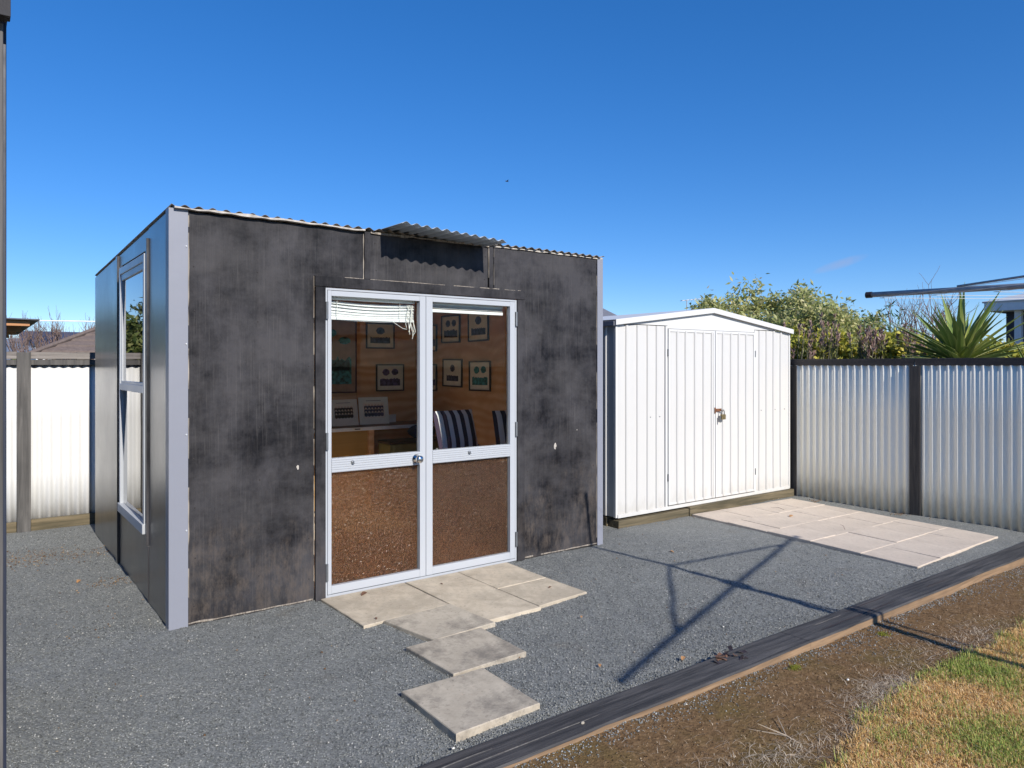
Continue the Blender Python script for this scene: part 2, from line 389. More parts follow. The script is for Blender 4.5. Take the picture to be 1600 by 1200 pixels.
# ------------------------------------------------------------------ the ground
g = MB().box(-600, 600, -600, 600, -0.6, -0.12).build('ground', plain('far_ground', (0.09, 0.10, 0.045), 0.95, 0, 0.3, 0.3)); tag(g, kind='structure')

def gz(x, y): return 0.012 * nz(x, y, 0, 0.9) + 0.008 * nz(x, y, 3, 3.3) + 0.004 * nz(x, y, 8, 9)
us = np.linspace(-3.4, 6.9, 300); ws = np.linspace(-2.19, 3.8, 180)
gv = MB().grid(lambda x, y: (x, y, gz(x, y) - 0.004), us, ws).build('gravel_yard', 'gravel', smooth=True); tag(gv, kind='structure')

def sz(x, y):     # the soil beyond the timber edging lies a little lower than the gravel
    return 0.031 - 0.0082*min(8, max(-2, x-0.6)) + 0.02*max(-2.0, y+2.35) + 0.010 * nz(x, y, 1, 1.3) + 0.007 * nz(x, y, 5, 6) + 0.004 * nz(x, y, 9, 19)
us = np.linspace(-4.5, 9.5, 420); ws = np.concatenate([np.linspace(-8.5, -4.0, 40), np.linspace(-3.95, -2.28, 90)])
sg = MB().grid(lambda x, y: (x, y, sz(x, y)), us, ws).build('soil_ground', 'soil', smooth=True); tag(sg, kind='structure')

# loose stone chips as real geometry
OCT = np.array([(1,0,0),(-1,0,0),(0,1,0),(0,-1,0),(0,0,1),(0,0,-0.6)], dtype=np.float32)
OCF = np.array([(0,2,4),(2,1,4),(1,3,4),(3,0,4),(2,0,5),(1,2,5),(3,1,5),(0,3,5)], dtype=np.int32)
def chips(name, pts, size, mat, label, cat):
    n = len(pts); s = rng.uniform(size[0], size[1], (n,1,1)); sc = rng.uniform(0.55, 1.25, (n,1,3)) * np.array([1,1,0.7])
    v = OCT[None] * s * sc; a = rng.uniform(0, 2*np.pi, n); c, q = np.cos(a), np.sin(a); b = rng.normal(0, 0.35, n); cb, sb = np.cos(b), np.sin(b)
    x, y, z = v[...,0].copy(), v[...,1].copy(), v[...,2].copy()
    y, z = y*cb[:,None]-z*sb[:,None], y*sb[:,None]+z*cb[:,None]
    x, y = x*c[:,None]-y*q[:,None], x*q[:,None]+y*c[:,None]
    v = np.stack([x, y, z], -1) + np.asarray(pts)[:,None,:]
    f = (OCF[None] + (np.arange(n)*6)[:,None,None]).ravel()
    o = fast_mesh(name, v.reshape(-1,3), f, 3, mat); return tag(o, label, cat, kind='stuff')
t = NT('stone_chip'); M['chip'] = t.done(t.ramp(t.island(), [(0.0, (0.07, 0.074, 0.073)), (0.45, (0.185, 0.195, 0.19)), (0.9, (0.30, 0.31, 0.30)), (0.985, (0.42, 0.42, 0.40)), (1.0, (0.68, 0.65, 0.58))]), 0.8, spec=0.3)
P = []
while len(P) < 60000:
    x = rng.uniform(-1.2, 6.6); y = -2.17 + 2.5 * rng.random()**1.25
    if (x+0.93)**2 + (y+4.5)**2 > 16 + 30*rng.random(): continue
    if 0.0 < x < 3.35 and y > 0: continue
    P.append((x, y, gz(x, y) - 0.001))
for _ in range(9000):
    x = rng.uniform(-0.9, -0.01); y = rng.uniform(0, 3.3); P.append((x, y, gz(x, y)-0.001))
chips('gravel_chips', P, (0.0024, 0.0056), 'chip', 'loose grey stone chips covering the yard', 'gravel')
P = []
for _ in range(5200):
    x = rng.uniform(-0.5, 7.0); y = -2.335 - abs(rng.normal(0, 0.10)) * (0.35 + 1.2*max(0, nz(x, 0, 2, 1.1)+0.3))
    P.append((x, y, sz(x, y) + 0.001))
chips('gravel_spill', P, (0.0028, 0.006), 'chip', 'grey chips spilled on the soil along the timber edging', 'gravel')
t = NT('soil_crumb'); M['crumb'] = t.done(t.ramp(t.island(), [(0, (0.05, 0.031, 0.018)), (0.6, (0.16, 0.10, 0.058)), (0.95, (0.31, 0.22, 0.14)), (1, (0.55, 0.46, 0.34))]), 0.95, spec=0.1)
P = [(x, y, sz(x, y)+0.001) for x, y in zip(rng.uniform(0, 6.5, 26000), rng.uniform(-3.5, -2.33, 26000))]
chips('soil_crumbs', P, (0.0015, 0.0048), 'crumb', 'loose brown crumbs of earth on the bare strip', 'soil')

t = NT('leaf_litter'); M['litter'] = t.done(t.ramp(t.island(), [(0, (0.10, 0.055, 0.03)), (0.6, (0.24, 0.15, 0.085)), (1, (0.42, 0.31, 0.19))]), 0.9, spec=0.1)
P = []
for (cx, cy, r_, n) in ((-0.62, 2.3, 0.22, 420), (-0.10, 1.2, 0.10, 120), (-0.12, 2.2, 0.16, 160), (-0.3, 0.4, 0.3, 40), (0.4, -1.2, 0.8, 40), (3.4, -1.2, 1.2, 60), (5.3, 0.33, 0.6, 160), (6.62, -0.9, 0.05, 60), (6.6, 0.0, 0.05, 60)):
    for _ in range(n):
        x, y = cx+rng.normal(0, r_), cy+rng.normal(0, r_*0.7 if abs(cx-5.3) > 0.01 else 0.03)
        if (0 < x < 3.36 and y > 0) or y < -2.15: continue
        P.append((x, y, gz(x, y)+0.002))
chips('leaf_litter', P, (0.002, 0.008), 'litter', 'scattered brown crumbs of leaf on the gravel', 'leaf litter')

# ------------------------------------------------------------------ black garden studio
SL, SW, ZF, ZB = 3.35, 2.968, 2.38, 2.277
st = thing('garden_studio', 'black plywood garden studio with silver glazed double doors', 'shed', (0, 0, 0))
def zr(y): return ZF + (ZB - ZF) * y / SW
# front sheets, with the doorway left open
MB().prism([(0.10,0.0),(0.852,0.0),(0.852,2.068),(1.187,2.068),(1.187,ZF),(0.10,ZF)], 'y', 0.0, 0.018).build('wall_sheet', 'black_front', st, 0.002)
MB().prism([(1.240,2.068),(2.197,2.068),(2.197,ZF-0.004),(1.240,ZF-0.004)], 'y', 0.004, 0.018).build('wall_sheet', 'black_front', st, 0.002)
MB().prism([(2.252,2.068),(2.528,2.068),(2.528,0.0),(3.302,0.0),(3.302,ZF),(2.252,ZF)], 'y', 0.0, 0.018).build('wall_sheet', 'black_front', st, 0.002)
B('batten', 'black_trim', st, (1.196, 1.238, -0.008, 0.018, 2.07, 2.386))
B('batten', 'black_trim', st, (2.206, 2.244, -0.004, 0.018, 2.07, 2.383))
def ragged_strip(name, u0, u1, za, zb, y0, y1, mat, n, amp):
    m = MB(); top = []; bot = []
    for i in range(n+1):
        u = u0 + (u1-u0)*i/n; z = za + (zb-za)*i/n
        top.append((u, z + amp*(0.6+nz(u, z, 1, 9)))); bot.append((u, z - amp*(0.6+nz(u, z, 7, 11))))
    for i in range(n):
        if mat == 'raw_edge' and name == 'worn_edge' and nz(bot[i][0], bot[i][1], 2, 7) < -0.28: continue
        m.prism([bot[i], bot[i+1], top[i+1], top[i]], 'y', y0, y1)
    return tag(m.build(name, mat, st), kind='stuff')
def ragged_vert(name, u, z0, z1, y0, y1, mat, n, amp):
    m = MB()
    for i in range(n):
        a, b = z0+(z1-z0)*i/n, z0+(z1-z0)*(i+1)/n
        if nz(u*3, a, 2, 5) < -0.25: continue
        w = amp*(0.7+nz(u, a, 3, 14)); w2 = amp*(0.7+nz(u, b, 3, 14))
        m.prism([(u-w, a), (u+w, a), (u+w2, b), (u-w2, b)], 'y', y0, y1)
    return tag(m.build(name, mat, st), kind='stuff')
ragged_vert('worn_edge', 1.190, 2.07, 2.37, -0.003, 0.01, 'raw_edge', 26, 0.003)
ragged_vert('worn_edge', 2.203, 2.07, 2.37, -0.0025, 0.01, 'raw_edge', 26, 0.003)
ragged_vert('worn_edge', 2.250, 2.10, 2.37, -0.0025, 0.01, 'raw_edge', 26, 0.0018)
ragged_vert('worn_edge', 0.848, 0.06, 2.066, -0.0035, 0.01, 'raw_edge', 60, 0.0028)
ragged_vert('worn_edge', 3.300, 0.06, 2.36, -0.0026, 0.01, 'raw_edge', 60, 0.0022)
ragged_vert('worn_edge', 0.101, 0.03, 2.36, -0.0030, 0.01, 'raw_edge', 70, 0.0030)
ragged_strip('worn_edge', 0.85, 1.19, 2.071, 2.071, -0.0034, 0.01, 'raw_edge', 18, 0.0026)
ragged_strip('worn_edge', 1.24, 2.50, 2.071, 2.071, -0.0032, 0.01, 'raw_edge', 50, 0.0034)
ragged_strip('roof_edge_strip', 0.02, 1.19, 2.395, 2.391, -0.032, 0.02, 'peel', 60, 0.009)
ragged_strip('roof_edge_strip', 1.24, 2.20, 2.386, 2.386, -0.009, 0.02, 'raw_edge', 50, 0.011)
ragged_strip('roof_edge_strip', 2.25, 3.36, 2.388, 2.390, -0.010, 0.02, 'peel', 56, 0.0065)
ragged_strip('worn_edge', 0.10, 0.84, 0.012, 0.012, -0.004, 0.01, 'raw_edge', 50, 0.006)
ragged_strip('worn_edge', 2.53, 3.30, 0.012, 0.012, -0.004, 0.01, 'raw_edge', 50, 0.006)
# nail heads along the sheet edges
nail = None
for (u, zs) in ((0.135, np.arange(0.12, 2.35, 0.28)), (0.50, np.arange(0.2, 2.35, 0.31)), (0.815, np.arange(0.15, 2.05, 0.27)), (2.56, np.arange(0.15, 2.05, 0.27)), (2.93, np.arange(0.2, 2.3, 0.31)), (3.27, np.arange(0.12, 2.35, 0.28)), (1.28, (2.12, 2.32)), (2.17, (2.12, 2.32))):
    for z in zs:
        if nail is None:
            nail = MB().lathe([(0.0005, 0.001), (0.0045, 0.0005), (0.004, -0.0014), (0.0005, -0.002)], (0, 0, 0), 'y', 7).build('nail', 'black_trim'); o = nail
        else:
            o = nail.copy(); col.objects.link(o)
        o.parent = st; o.location = (u+random.uniform(-0.008, 0.008), 0.003 if 1.24 < u < 2.2 else -0.001, z+random.uniform(-0.02, 0.02))
# architrave round the doors
B('architrave', 'black_trim', st, (0.853, 0.920, -0.022, 0.0, 0.0, 1.999))
B('architrave', 'black_trim', st, (2.457, 2.527, -0.022, 0.0, 0.0, 1.999))
B('architrave', 'black_trim', st, (0.850, 2.530, -0.024, 0.002, 2.001, 2.067))
# corner flashings: an angle at the near corner, another at the far one
MB().prism([(-0.006,-0.006),(0.098,-0.006),(0.098,-0.002),(-0.002,-0.002),(-0.002,0.075),(-0.006,0.075)], 'z', -0.02, 2.392).build('corner_flashing', 'flash', st, 0.0015)
MB().prism([(3.303,-0.008),(3.366,-0.008),(3.366,0.08),(3.362,0.08),(3.362,-0.004),(3.303,-0.004)], 'z', -0.02, 2.396).build('corner_flashing', 'flash', st, 0.0015)
for z in (0.55, 1.10, 1.62, 2.18):
    MB().lathe([(0.0, 0), (0.006, 0.0), (0.005, -0.003), (0.001, -0.004)], (0.088, -0.006, z), 'y', 8).build('screw', 'alu', st)
# left wall: sheets, window bay and cover boards
MB().prism([(0.075,0.0),(0.585,0.0),(0.585,zr(0.585)),(0.075,zr(0.075))], 'x', 0.0, 0.018).build('wall_sheet', 'black_side', st, 0.002)
MB().prism([(0.597,0.0),(1.70,0.0),(1.70,0.43),(0.597,0.43)], 'x', 0.004, 0.02).build('wall_sheet', 'black_side', st, 0.002)
MB().prism([(0.597,2.235),(1.70,2.235),(1.70,zr(1.70)),(0.597,zr(0.597))], 'x', 0.004, 0.02).build('wall_sheet', 'black_side', st, 0.002)
MB().prism([(1.595,0.432),(1.70,0.432),(1.70,2.233),(1.595,2.233)], 'x', 0.002, 0.02).build('wall_sheet', 'black_side', st, 0.002)
MB().prism([(1.785,0.0),(SW,0.0),(SW,zr(SW)),(1.785,zr(1.785))], 'x', 0.0, 0.018).build('wall_sheet', 'black_side', st, 0.002)
B('batten', 'black_side', st, (-0.012, 0.016, 1.712, 1.772, 0.0, zr(1.75)))
B('cover_board', 'black_side', st, (-0.014, 0.002, 0.588, 0.612, 0.36, 2.30))
B('batten', 'black_side', st, (-0.004, 0.016, 0.588, 0.596, 0.0, 0.355))
# studs / structure behind the sheets, back and right walls
B('wall_core', 'black_trim', st, (0.02, 0.07, 0.02, 0.60, 0.0, 2.25), (0.02, 0.07, 1.60, 2.93, 0.0, 2.25), (0.022, 0.07, 0.60, 1.60, 0.0, 0.44), (0.022, 0.07, 0.60, 1.60, 2.22, 2.28), bevel=0)
B('wall_core', 'black_trim', st, (0.072, 0.852, 0.02, 0.08, 0.0, 2.25), (2.528, 3.29, 0.02, 0.08, 0.0, 2.25), (0.852, 2.528, 0.02, 0.08, 2.06, 2.25), bevel=0)
B('back_wall', 'black_side', st, (0.02, 3.33, 2.905, SW-0.002, 0.0, ZB-0.005), bevel=0)
MB().prism([(0.08,0.0),(2.90,0.0),(2.90,zr(2.9)),(0.08,zr(0.08))], 'x', 3.315, 3.345).build('right_wall', 'black_side', st)
B('lining_sheet', 'lining', st, (0.075, 1.27, 2.885, 2.90, 0.03, 2.24), bevel=0)
B('lining_sheet', 'lining', st, (1.274, 2.47, 2.885, 2.90, 0.03, 2.24), bevel=0)
B('lining_sheet', 'lining', st, (2.474, 3.29, 2.885, 2.90, 0.03, 2.24), bevel=0)
B('lining_sheet', 'lining', st, (3.292, 3.308, 0.085, 1.30, 0.03, 2.24), bevel=0)
B('lining_sheet', 'lining', st, (3.292, 3.308, 1.304, 2.883, 0.03, 2.24), bevel=0)
B('lining_sheet', 'lining', st, (0.073, 0.085, 0.085, 0.60, 0.03, 2.24), (0.073, 0.085, 1.60, 2.88, 0.03, 2.24), (0.0735, 0.085, 0.60, 1.60, 0.03, 0.45), bevel=0)
B('ceiling', plain('ceiling_board', (0.82, 0.79, 0.72), 0.8), st, (0.07, 3.31, 0.082, 2.90, 2.205, 2.23), bevel=0)
B('floor', 'carpet', st, (0.07, 3.31, 0.06, 2.90, -0.02, 0.03), bevel=0)
# roof iron
f = corr(0.0085, 0.0762)
us = np.arange(0.004, 3.372, 0.0762/10)
MB().grid(lambda x, y: (x, y, 2.402 + (ZB-ZF)*y/SW + f(x) + 0.003*nz(x, y, 0, 2)), us, np.linspace(-0.028, 3.03, 10)).build('roof', 'oldgal', st, smooth=True, solid=0.0012)
# loose offcut of iron pushed out over the doorway as a hood
hood_l, hood_r = 1.313, 2.151
us = np.arange(hood_l, hood_r+0.001, 0.0762/12)
def hood(x, y):
    zf = 2.418 - 0.051*(x-hood_l)
    k = (y+0.30)/0.9
    return (x, y, zf + f(x - hood_l + 0.0381) + 0.012*min(1, max(0, k)) * (0.3 + (x-hood_l)*1.6) + 0.01*k*k)
hd = MB().grid(hood, us, np.linspace(-0.30, 0.62, 12)).build('door_hood', 'gal', st, smooth=True, solid=0.0012)
hd['label'] = 'bent galvanised corrugated sheet sticking out above the doors'

# double doors
df = B('door_frame', 'alu', st, (0.922, 0.934, -0.012, 0.06, 0.004, 1.998), (2.440, 2.455, -0.012, 0.06, 0.004, 1.998), (0.934, 2.440, -0.012, 0.06, 1.982, 1.998), (0.934, 2.440, -0.012, 0.06, 0.004, 0.020))
def rail_profile(z0, z1, y0, y1):
    n = 6; p = [(y1, z0), (y0, z0)]
    for i in range(n):
        a = z0 + (z1-z0)*i/n; b = z0 + (z1-z0)*(i+1)/n; h = (b-a)
        p += [(y0, a+h*0.12), (y0-0.004, a+h*0.25), (y0-0.004, a+h*0.75), (y0, a+h*0.88)]
    p += [(y0, z1), (y1, z1)]
    q = [p[0]]
    for k in p[1:]:
        if abs(k[0]-q[-1][0]) + abs(k[1]-q[-1][1]) > 1e-5: q.append(k)
    return q
def leaf(u0, u1, wl, wr, label):
    d = MB()
    d.box(u0, u0+wl, -0.014, 0.034, 0.024, 1.980); d.box(u1-wr, u1, -0.014, 0.034, 0.024, 1.980)
    d.box(u0+wl, u1-wr, -0.013, 0.034, 1.945, 1.979); d.box(u0+wl, u1-wr, -0.013, 0.034, 0.025, 0.076)
    o = d.build('door_leaf', 'alu', st, 0.002); o['label'] = label
    r = MB().prism(rail_profile(0.806, 0.896, -0.013, 0.034), 'x', u0+wl+0.0005, u1-wr-0.0005).build('mid_rail', 'alu', o)
    B('pane', 'glass', o, (u0+wl-0.003, u1-wr+0.003, 0.016, 0.020, 0.893, 1.948), bevel=0)
    B('pane', 'obscure', o, (u0+wl-0.003, u1-wr+0.003, 0.016, 0.020, 0.073, 0.808), bevel=0)
    for (a, b, c, d2) in ((u0+wl, u0+wl+0.006, 0.897, 1.944), (u1-wr-0.006, u1-wr, 0.897, 1.944), (u0+wl, u0+wl+0.006, 0.077, 0.805), (u1-wr-0.006, u1-wr, 0.077, 0.805)):
        B('glazing_bead', M['hinge'], o, (a, b, 0.010, 0.0158, c, d2), bevel=0)
    return o
dl = leaf(0.936, 1.6575, 0.026, 0.047, 'left glazed leaf carrying the round door knob')
dr = leaf(1.6605, 2.438, 0.052, 0.046, 'right glazed leaf without a knob')
# knob with rose, small bolts, hinges
MB().lathe([(0.004, 0.0), (0.030, 0.0), (0.031, -0.006), (0.014, -0.010), (0.011, -0.028), (0.020, -0.036), (0.027, -0.048), (0.026, -0.060), (0.016, -0.068), (0.002, -0.070)], (1.578, -0.017, 0.851), 'y', 22).build('knob', 'chrome', dl, smooth=True)
for (u, p) in ((1.105, dl), (2.018, dr)):
    m = MB().lathe([(0.002, 0.0), (0.011, 0.0), (0.010, -0.007), (0.002, -0.009)], (u, -0.018, 0.865), 'y', 10); m.box(u-0.006, u+0.010, -0.030, -0.020, 0.853, 0.859)
    m.build('bolt', 'hinge', p)
for z in (0.17, 1.01, 1.85):
    MB().tube([(0.929, -0.020, z-0.055), (0.929, -0.020, z+0.055)], 0.009, 8).build('hinge', 'hinge', dl)
    MB().tube([(2.447, -0.020, z-0.055), (2.447, -0.020, z+0.055)], 0.009, 8).build('hinge', 'hinge', dr)
# scars of removed fittings on the front sheets
for (u, z, s_) in ((2.847, 0.852, 1.0), (0.744, 0.859, 0.55), (3.08, 0.97, 0.2)):
    poly = []
    for k in range(11):
        a = 2*math.pi*k/11; r_ = s_*0.016*(1+0.5*nz(math.cos(a)*2+u, math.sin(a)*2, z, 1.7)); poly.append((u+r_*math.cos(a)*0.8, z+r_*1.7*math.sin(a)))
    MB().prism(poly, 'y', -0.0022, 0.003).build('paint_chip', 'peel', st)
# window in the left wall
wf = MB()
wf.box(-0.020, 0.030, 0.634, 0.672, 0.449, 2.210); wf.box(-0.020, 0.030, 1.532, 1.572, 0.449, 2.210)
wf.box(-0.0195, 0.030, 0.672, 1.532, 2.160, 2.209); wf.box(-0.030, 0.030, 0.632, 1.574, 0.425, 0.488); wf.box(-0.022, 0.030, 0.672, 1.532, 1.318, 1.366)
win = wf.build('window', 'alu', st, 0.003); win['label'] = 'tall two-light aluminium window mirroring fence and tree'
B('sash', 'alu', win, (-0.012, 0.02, 0.672, 0.694, 1.367, 2.159), (-0.012, 0.02, 1.510, 1.531, 1.367, 2.159), (-0.012, 0.02, 0.694, 1.510, 2.115, 2.159), (-0.012, 0.02, 0.694, 1.510, 1.367, 1.385))
B('pane', 'winglass', win, (0.000, 0.004, 0.694, 1.510, 1.385, 2.115), bevel=0)
B('pane', 'winglass', win, (0.004, 0.008, 0.672, 1.532, 0.489, 1.317), bevel=0)
for a_, b_ in ((0.613, 0.632), (1.574, 1.593)): B('trim_board', 'black_side', st, (-0.006, 0.02, a_, b_, 0.432, 2.233))
B('window_blind', 'blind', st, (0.036, 0.060, 0.70, 1.50, 1.98, 2.20))

# ------------------------------------------------------------------ things inside the studio
def blind(label, u0, u1, slats, y, zt):
    t_ = thing('venetian_blind', label, 'blind', (0.5*(u0+u1), y, zt), 'blinds behind the glazed doors')
    B('head_rail', 'blind', t_, (u0, u1, y-0.012, y+0.014, zt-0.022, zt))
    for (z, sag, tilt) in slats:
        MB().grid(lambda u, w: (u, y + w*0.022*math.cos(tilt), z - sag*math.sin(math.pi*(u-u0)/(u1-u0)) + w*0.022*math.sin(tilt)), np.linspace(u0+0.005, u1-0.008, 14), (-1, -0.3, 0.3, 1)).build('slat', 'blind', t_, smooth=True, solid=0.0012)
    return t_
vb = blind('white venetian blind bunched crookedly with tangled cords behind left door leaf', 0.962, 1.606, [(1.915, 0.012, 0.5), (1.900, 0.016, 0.7), (1.880, 0.014, 1.0), (1.862, 0.012, 1.2), (1.846, 0.010, 1.25), (1.832, 0.008, 1.2), (1.818, 0.006, 1.3)], 0.062, 1.95)
B('bottom_rail', 'blind', vb, (0.967, 1.598, 0.048, 0.072, 1.797, 1.812))
for u in (1.02, 1.48):
    MB().tube([(u, 0.036, 1.80), (u, 0.034, 1.93)], 0.0018, 5).build('ladder_cord', 'cord', vb)
for k in range(6):
    u = 1.535+0.009*k; MB().tube([(u+0.01*math.sin(k*2+q), 0.034-0.003*math.sin(q*2+k), 1.915-0.026*q*(1+0.1*k)) for q in range(7)], 0.0019, 5).build('cord', 'cord', vb)
MB().tube([(1.56, 0.034, 1.80), (1.575, 0.03, 1.755), (1.59, 0.03, 1.715), (1.600, 0.03, 1.735), (1.585, 0.034, 1.80)], 0.0019, 5).build('cord', 'cord', vb)
MB().tube([(1.42, 0.036, 1.80), (1.46, 0.03, 1.775), (1.50, 0.03, 1.752), (1.535, 0.034, 1.748)], 0.0017, 5).build('cord', 'cord', vb)
vb2 = blind('white venetian blind fully raised behind right door leaf', 1.725, 2.372, [(1.928, 0.0, 0.2), (1.922, 0.0, 0.2), (1.916, 0.0, 0.2), (1.910, 0.0, 0.2)], 0.066, 1.95)
B('bottom_rail', 'blind', vb2, (1.727, 2.370, 0.050, 0.080, 1.878, 1.900))

M['mount'] = plain('cream_mount', (0.85, 0.80, 0.69), 0.8, 0, 0.08); M['mount2'] = plain('pale_mount', (0.84, 0.86, 0.78), 0.8, 0, 0.06)
M['pframe'] = plain('dark_picture_frame', (0.030, 0.020, 0.018), 0.4); M['pframe2'] = plain('maroon_picture_frame', (0.10, 0.03, 0.03), 0.4)
M['ink'] = plain('blue_black_print', (0.06, 0.06, 0.11), 0.7, 0, 0.95, 26); M['ink2'] = plain('violet_print', (0.12, 0.09, 0.20), 0.7, 0, 0.95, 26); M['teal'] = plain('teal_print', (0.05, 0.24, 0.26), 0.7, 0, 0.95, 24)
M['picglass'] = mat_glass('picture_glass', 1.35)
def ell(cx, cz, rx, rz, y, n=14): return [(cx+rx*math.cos(2*math.pi*k/n)*(1+0.10*math.sin(3*k)), cz+rz*math.sin(2*math.pi*k/n)) for k in range(n)]
def picture(label, c, w, h, rz, ink, design, frame='pframe', tilt=0.0, mount='mount'):
    o = thing('framed_picture', label, 'picture', c, 'framed pictures in the studio'); o.rotation_euler = (0, tilt, rz)
    m = MB(); b = 0.014
    m.box(-w/2, w/2, -0.018, 0.0, h/2-b, h/2); m.box(-w/2, w/2, -0.018, 0.0, -h/2, -h/2+b)
    m.box(-w/2, -w/2+b, -0.018, 0.0, -h/2+b, h/2-b); m.box(w/2-b, w/2, -0.018, 0.0, -h/2+b, h/2-b)
    m.build('frame', frame, o, 0.001, local=True)
    MB().box(-w/2+b, w/2-b, -0.008, -0.002, -h/2+b, h/2-b).build('mount', mount, o, local=True)
    for d in design:
        k = d[0]; mt = d[5] if len(d) > 5 else ink
        if k == 'o': MB().prism(ell(d[1]*w, d[2]*h, d[3]*w, d[4]*h, 0), 'y', -0.0095, -0.008).build('print', mt, o, local=True)
        else:
            # a scene print with an uneven skyline
            n = 17; x0, x1 = (d[1]-d[3])*w, (d[1]+d[3])*w; zb = (d[2]-d[4])*h
            top = [(x1-(x1-x0)*i/n, (d[2]+d[4]*(0.55+0.45*abs(nz(i*2.7+c[2]*9, c[1]*5, 0, 1)*1.4)))*h) for i in range(n+1)]
            MB().prism([(x0, zb), (x1, zb)] + top, 'y', -0.0095, -0.008).build('print', mt, o, local=True)
    return o
D1 = [('o', 0.0, 0.19, 0.15, 0.14), ('r', 0.0, -0.16, 0.35, 0.13)]
D2 = [('o', -0.15, 0.20, 0.125, 0.125), ('o', 0.17, 0.21, 0.12, 0.12), ('r', 0.0, -0.15, 0.36, 0.15)]
picture('landscape picture with one oval over a strip, back wall near the blind', (2.749, 2.884, 1.822), 0.345, 0.285, 0, 'ink', D1)
picture('landscape picture with two violet ovals, lower on the back wall', (2.869, 2.884, 1.359), 0.345, 0.30, 0, 'ink2', D2)
picture('tall maroon-framed poster with teal figures at left door edge', (2.20, 2.884, 1.60), 0.53, 0.80, 0, 'teal', [('o', -0.02, 0.30, 0.09, 0.05), ('o', 0.24, 0.20, 0.13, 0.05), ('r', 0.03, -0.18, 0.36, 0.20), ('r', 0.05, -0.12, 0.30, 0.08, 'ink')], 'pframe2', 0, plain('dusky_mount', (0.40, 0.27, 0.20), 0.8))
picture('picture with two ovals, upper left of four on the right wall', (3.291, 2.27, 1.888), 0.375, 0.30, R(-90), 'ink', D2, tilt=R(0.6))
picture('picture with a single shield, upper right of four on the right wall', (3.291, 1.737, 1.897), 0.37, 0.31, R(-90), 'ink', D1, tilt=R(-0.8))
picture('picture with a single dark shield, lower left of four on the right wall', (3.291, 2.235, 1.414), 0.39, 0.30, R(-90), 'ink', [('o', 0.0, 0.17, 0.12, 0.13), ('r', 0.0, -0.17, 0.30, 0.12)], tilt=R(0.8))
picture('picture with two teal ovals, lower right of four on the right wall', (3.291, 1.71, 1.387), 0.385, 0.308, R(-90), 'teal', D2, tilt=R(-0.5))
picture('small picture beside the wall corner, partly behind the door stile, upper', (3.291, 2.68, 1.80), 0.24, 0.30, R(-90), 'ink2', D1)
picture('small picture beside the wall corner, partly behind the door stile, lower', (3.291, 2.68, 1.36), 0.24, 0.30, R(-90), 'ink2', D1)
def team(label, c, w, h, rz, mount, ink):
    o = thing('team_photo', label, 'photograph', c, 'photographs on the bench'); o.rotation_euler = (R(-10), 0, rz)
    MB().box(-w/2, w/2, -0.002, 0.002, 0, h).build('card', mount, o, local=True)
    MB().box(-w*0.36, w*0.36, -0.0032, -0.002, h*0.22, h*0.80).build('print', M['mount'], o, local=True)
    a = MB(); b = MB()
    for r_ in range(3):
        for k in range(6):
            x = (-0.27+0.108*k)*w; z = (0.36+0.13*r_)*h
            a.prism(ell(x, z, 0.062*w, 0.085*h, 0, 8), 'y', -0.0042-0.0006*(3-r_), -0.0032)
            b.prism(ell(x, z+0.088*h, 0.030*w, 0.040*h, 0, 7), 'y', -0.0070, -0.0062)
    p = a.build('printed_figures', ink, o, local=True); b.build('printed_faces', plain('print_skin', (0.75, 0.58, 0.46), 0.7), p, local=True)
    MB().prism([(-0.25*w, 0.86*h), (0.25*w, 0.86*h), (0.25*w, 0.875*h), (-0.25*w, 0.875*h)], 'y', -0.0034, -0.002).build('caption_line', 'ink', o, local=True)
bench_z = 0.868
team('cream-mounted team photograph leaning on the bench at left', (2.235, 2.66, bench_z), 0.325, 0.275, R(4), 'mount', 'pframe')
team('pale green-mounted team photograph leaning on the bench beside white card', (2.585, 2.68, bench_z), 0.335, 0.29, R(-4), 'mount2', 'ink')
o = MB().box(2.74, 2.90, 2.80, 2.812, bench_z, bench_z+0.085).build('white_card', 'blind'); tag(o, 'small blank white card standing at the back of the bench', 'card')
bn = thing('work_bench', 'timber bench with a white front edge along the back wall', 'bench', (2.1, 2.63, 0.03))
B('bench_top', mat_wood('brown_bench_top', (0.13, 0.07, 0.04), (0.22, 0.13, 0.08), 0.5), bn, (0.9, 3.29, 2.412, 2.884, 0.838, 0.868))
B('edge_strip', 'blind', bn, (0.9, 3.29, 2.400, 2.411, 0.832, 0.868))
B('name_plate', M['mount'], bn, (2.20, 2.31, 2.396, 2.3995, 0.838, 0.862)); B('plate_slot', M['pframe'], bn, (2.225, 2.285, 2.3945, 2.396, 0.845, 0.855))
B('cupboard_door', 'ply_yellow', bn, (1.45, 1.98, 2.46, 2.478, 0.06, 0.83)); B('cupboard_door', 'ply_yellow', bn, (1.985, 2.40, 2.46, 2.478, 0.06, 0.83))
B('leg', 'lining', bn, (3.20, 3.27, 2.43, 2.50, 0.03, 0.837)); B('leg', 'lining', bn, (0.93, 1.0, 2.43, 2.50, 0.03, 0.837)); B('leg', 'lining', bn, (2.405, 2.46, 2.44, 2.50, 0.03, 0.837))
MB().tube([(2.55, 2.38, 0.45), (3.0, 2.40, 0.836)], 0.02, 6).build('brace', 'lining', bn)
tr = thing('storage_trunk', 'olive trunk with dark lid under the bench end', 'trunk', (2.78, 2.33, 0.03))
B('body', plain('olive_board', (0.16, 0.15, 0.06), 0.7), tr, (2.48, 3.12, 2.12, 2.38, 0.03, 0.70), bevel=0.006); B('lid', 'pframe', tr, (2.47, 3.13, 2.11, 2.385, 0.702, 0.73), bevel=0.004)
m = MB()
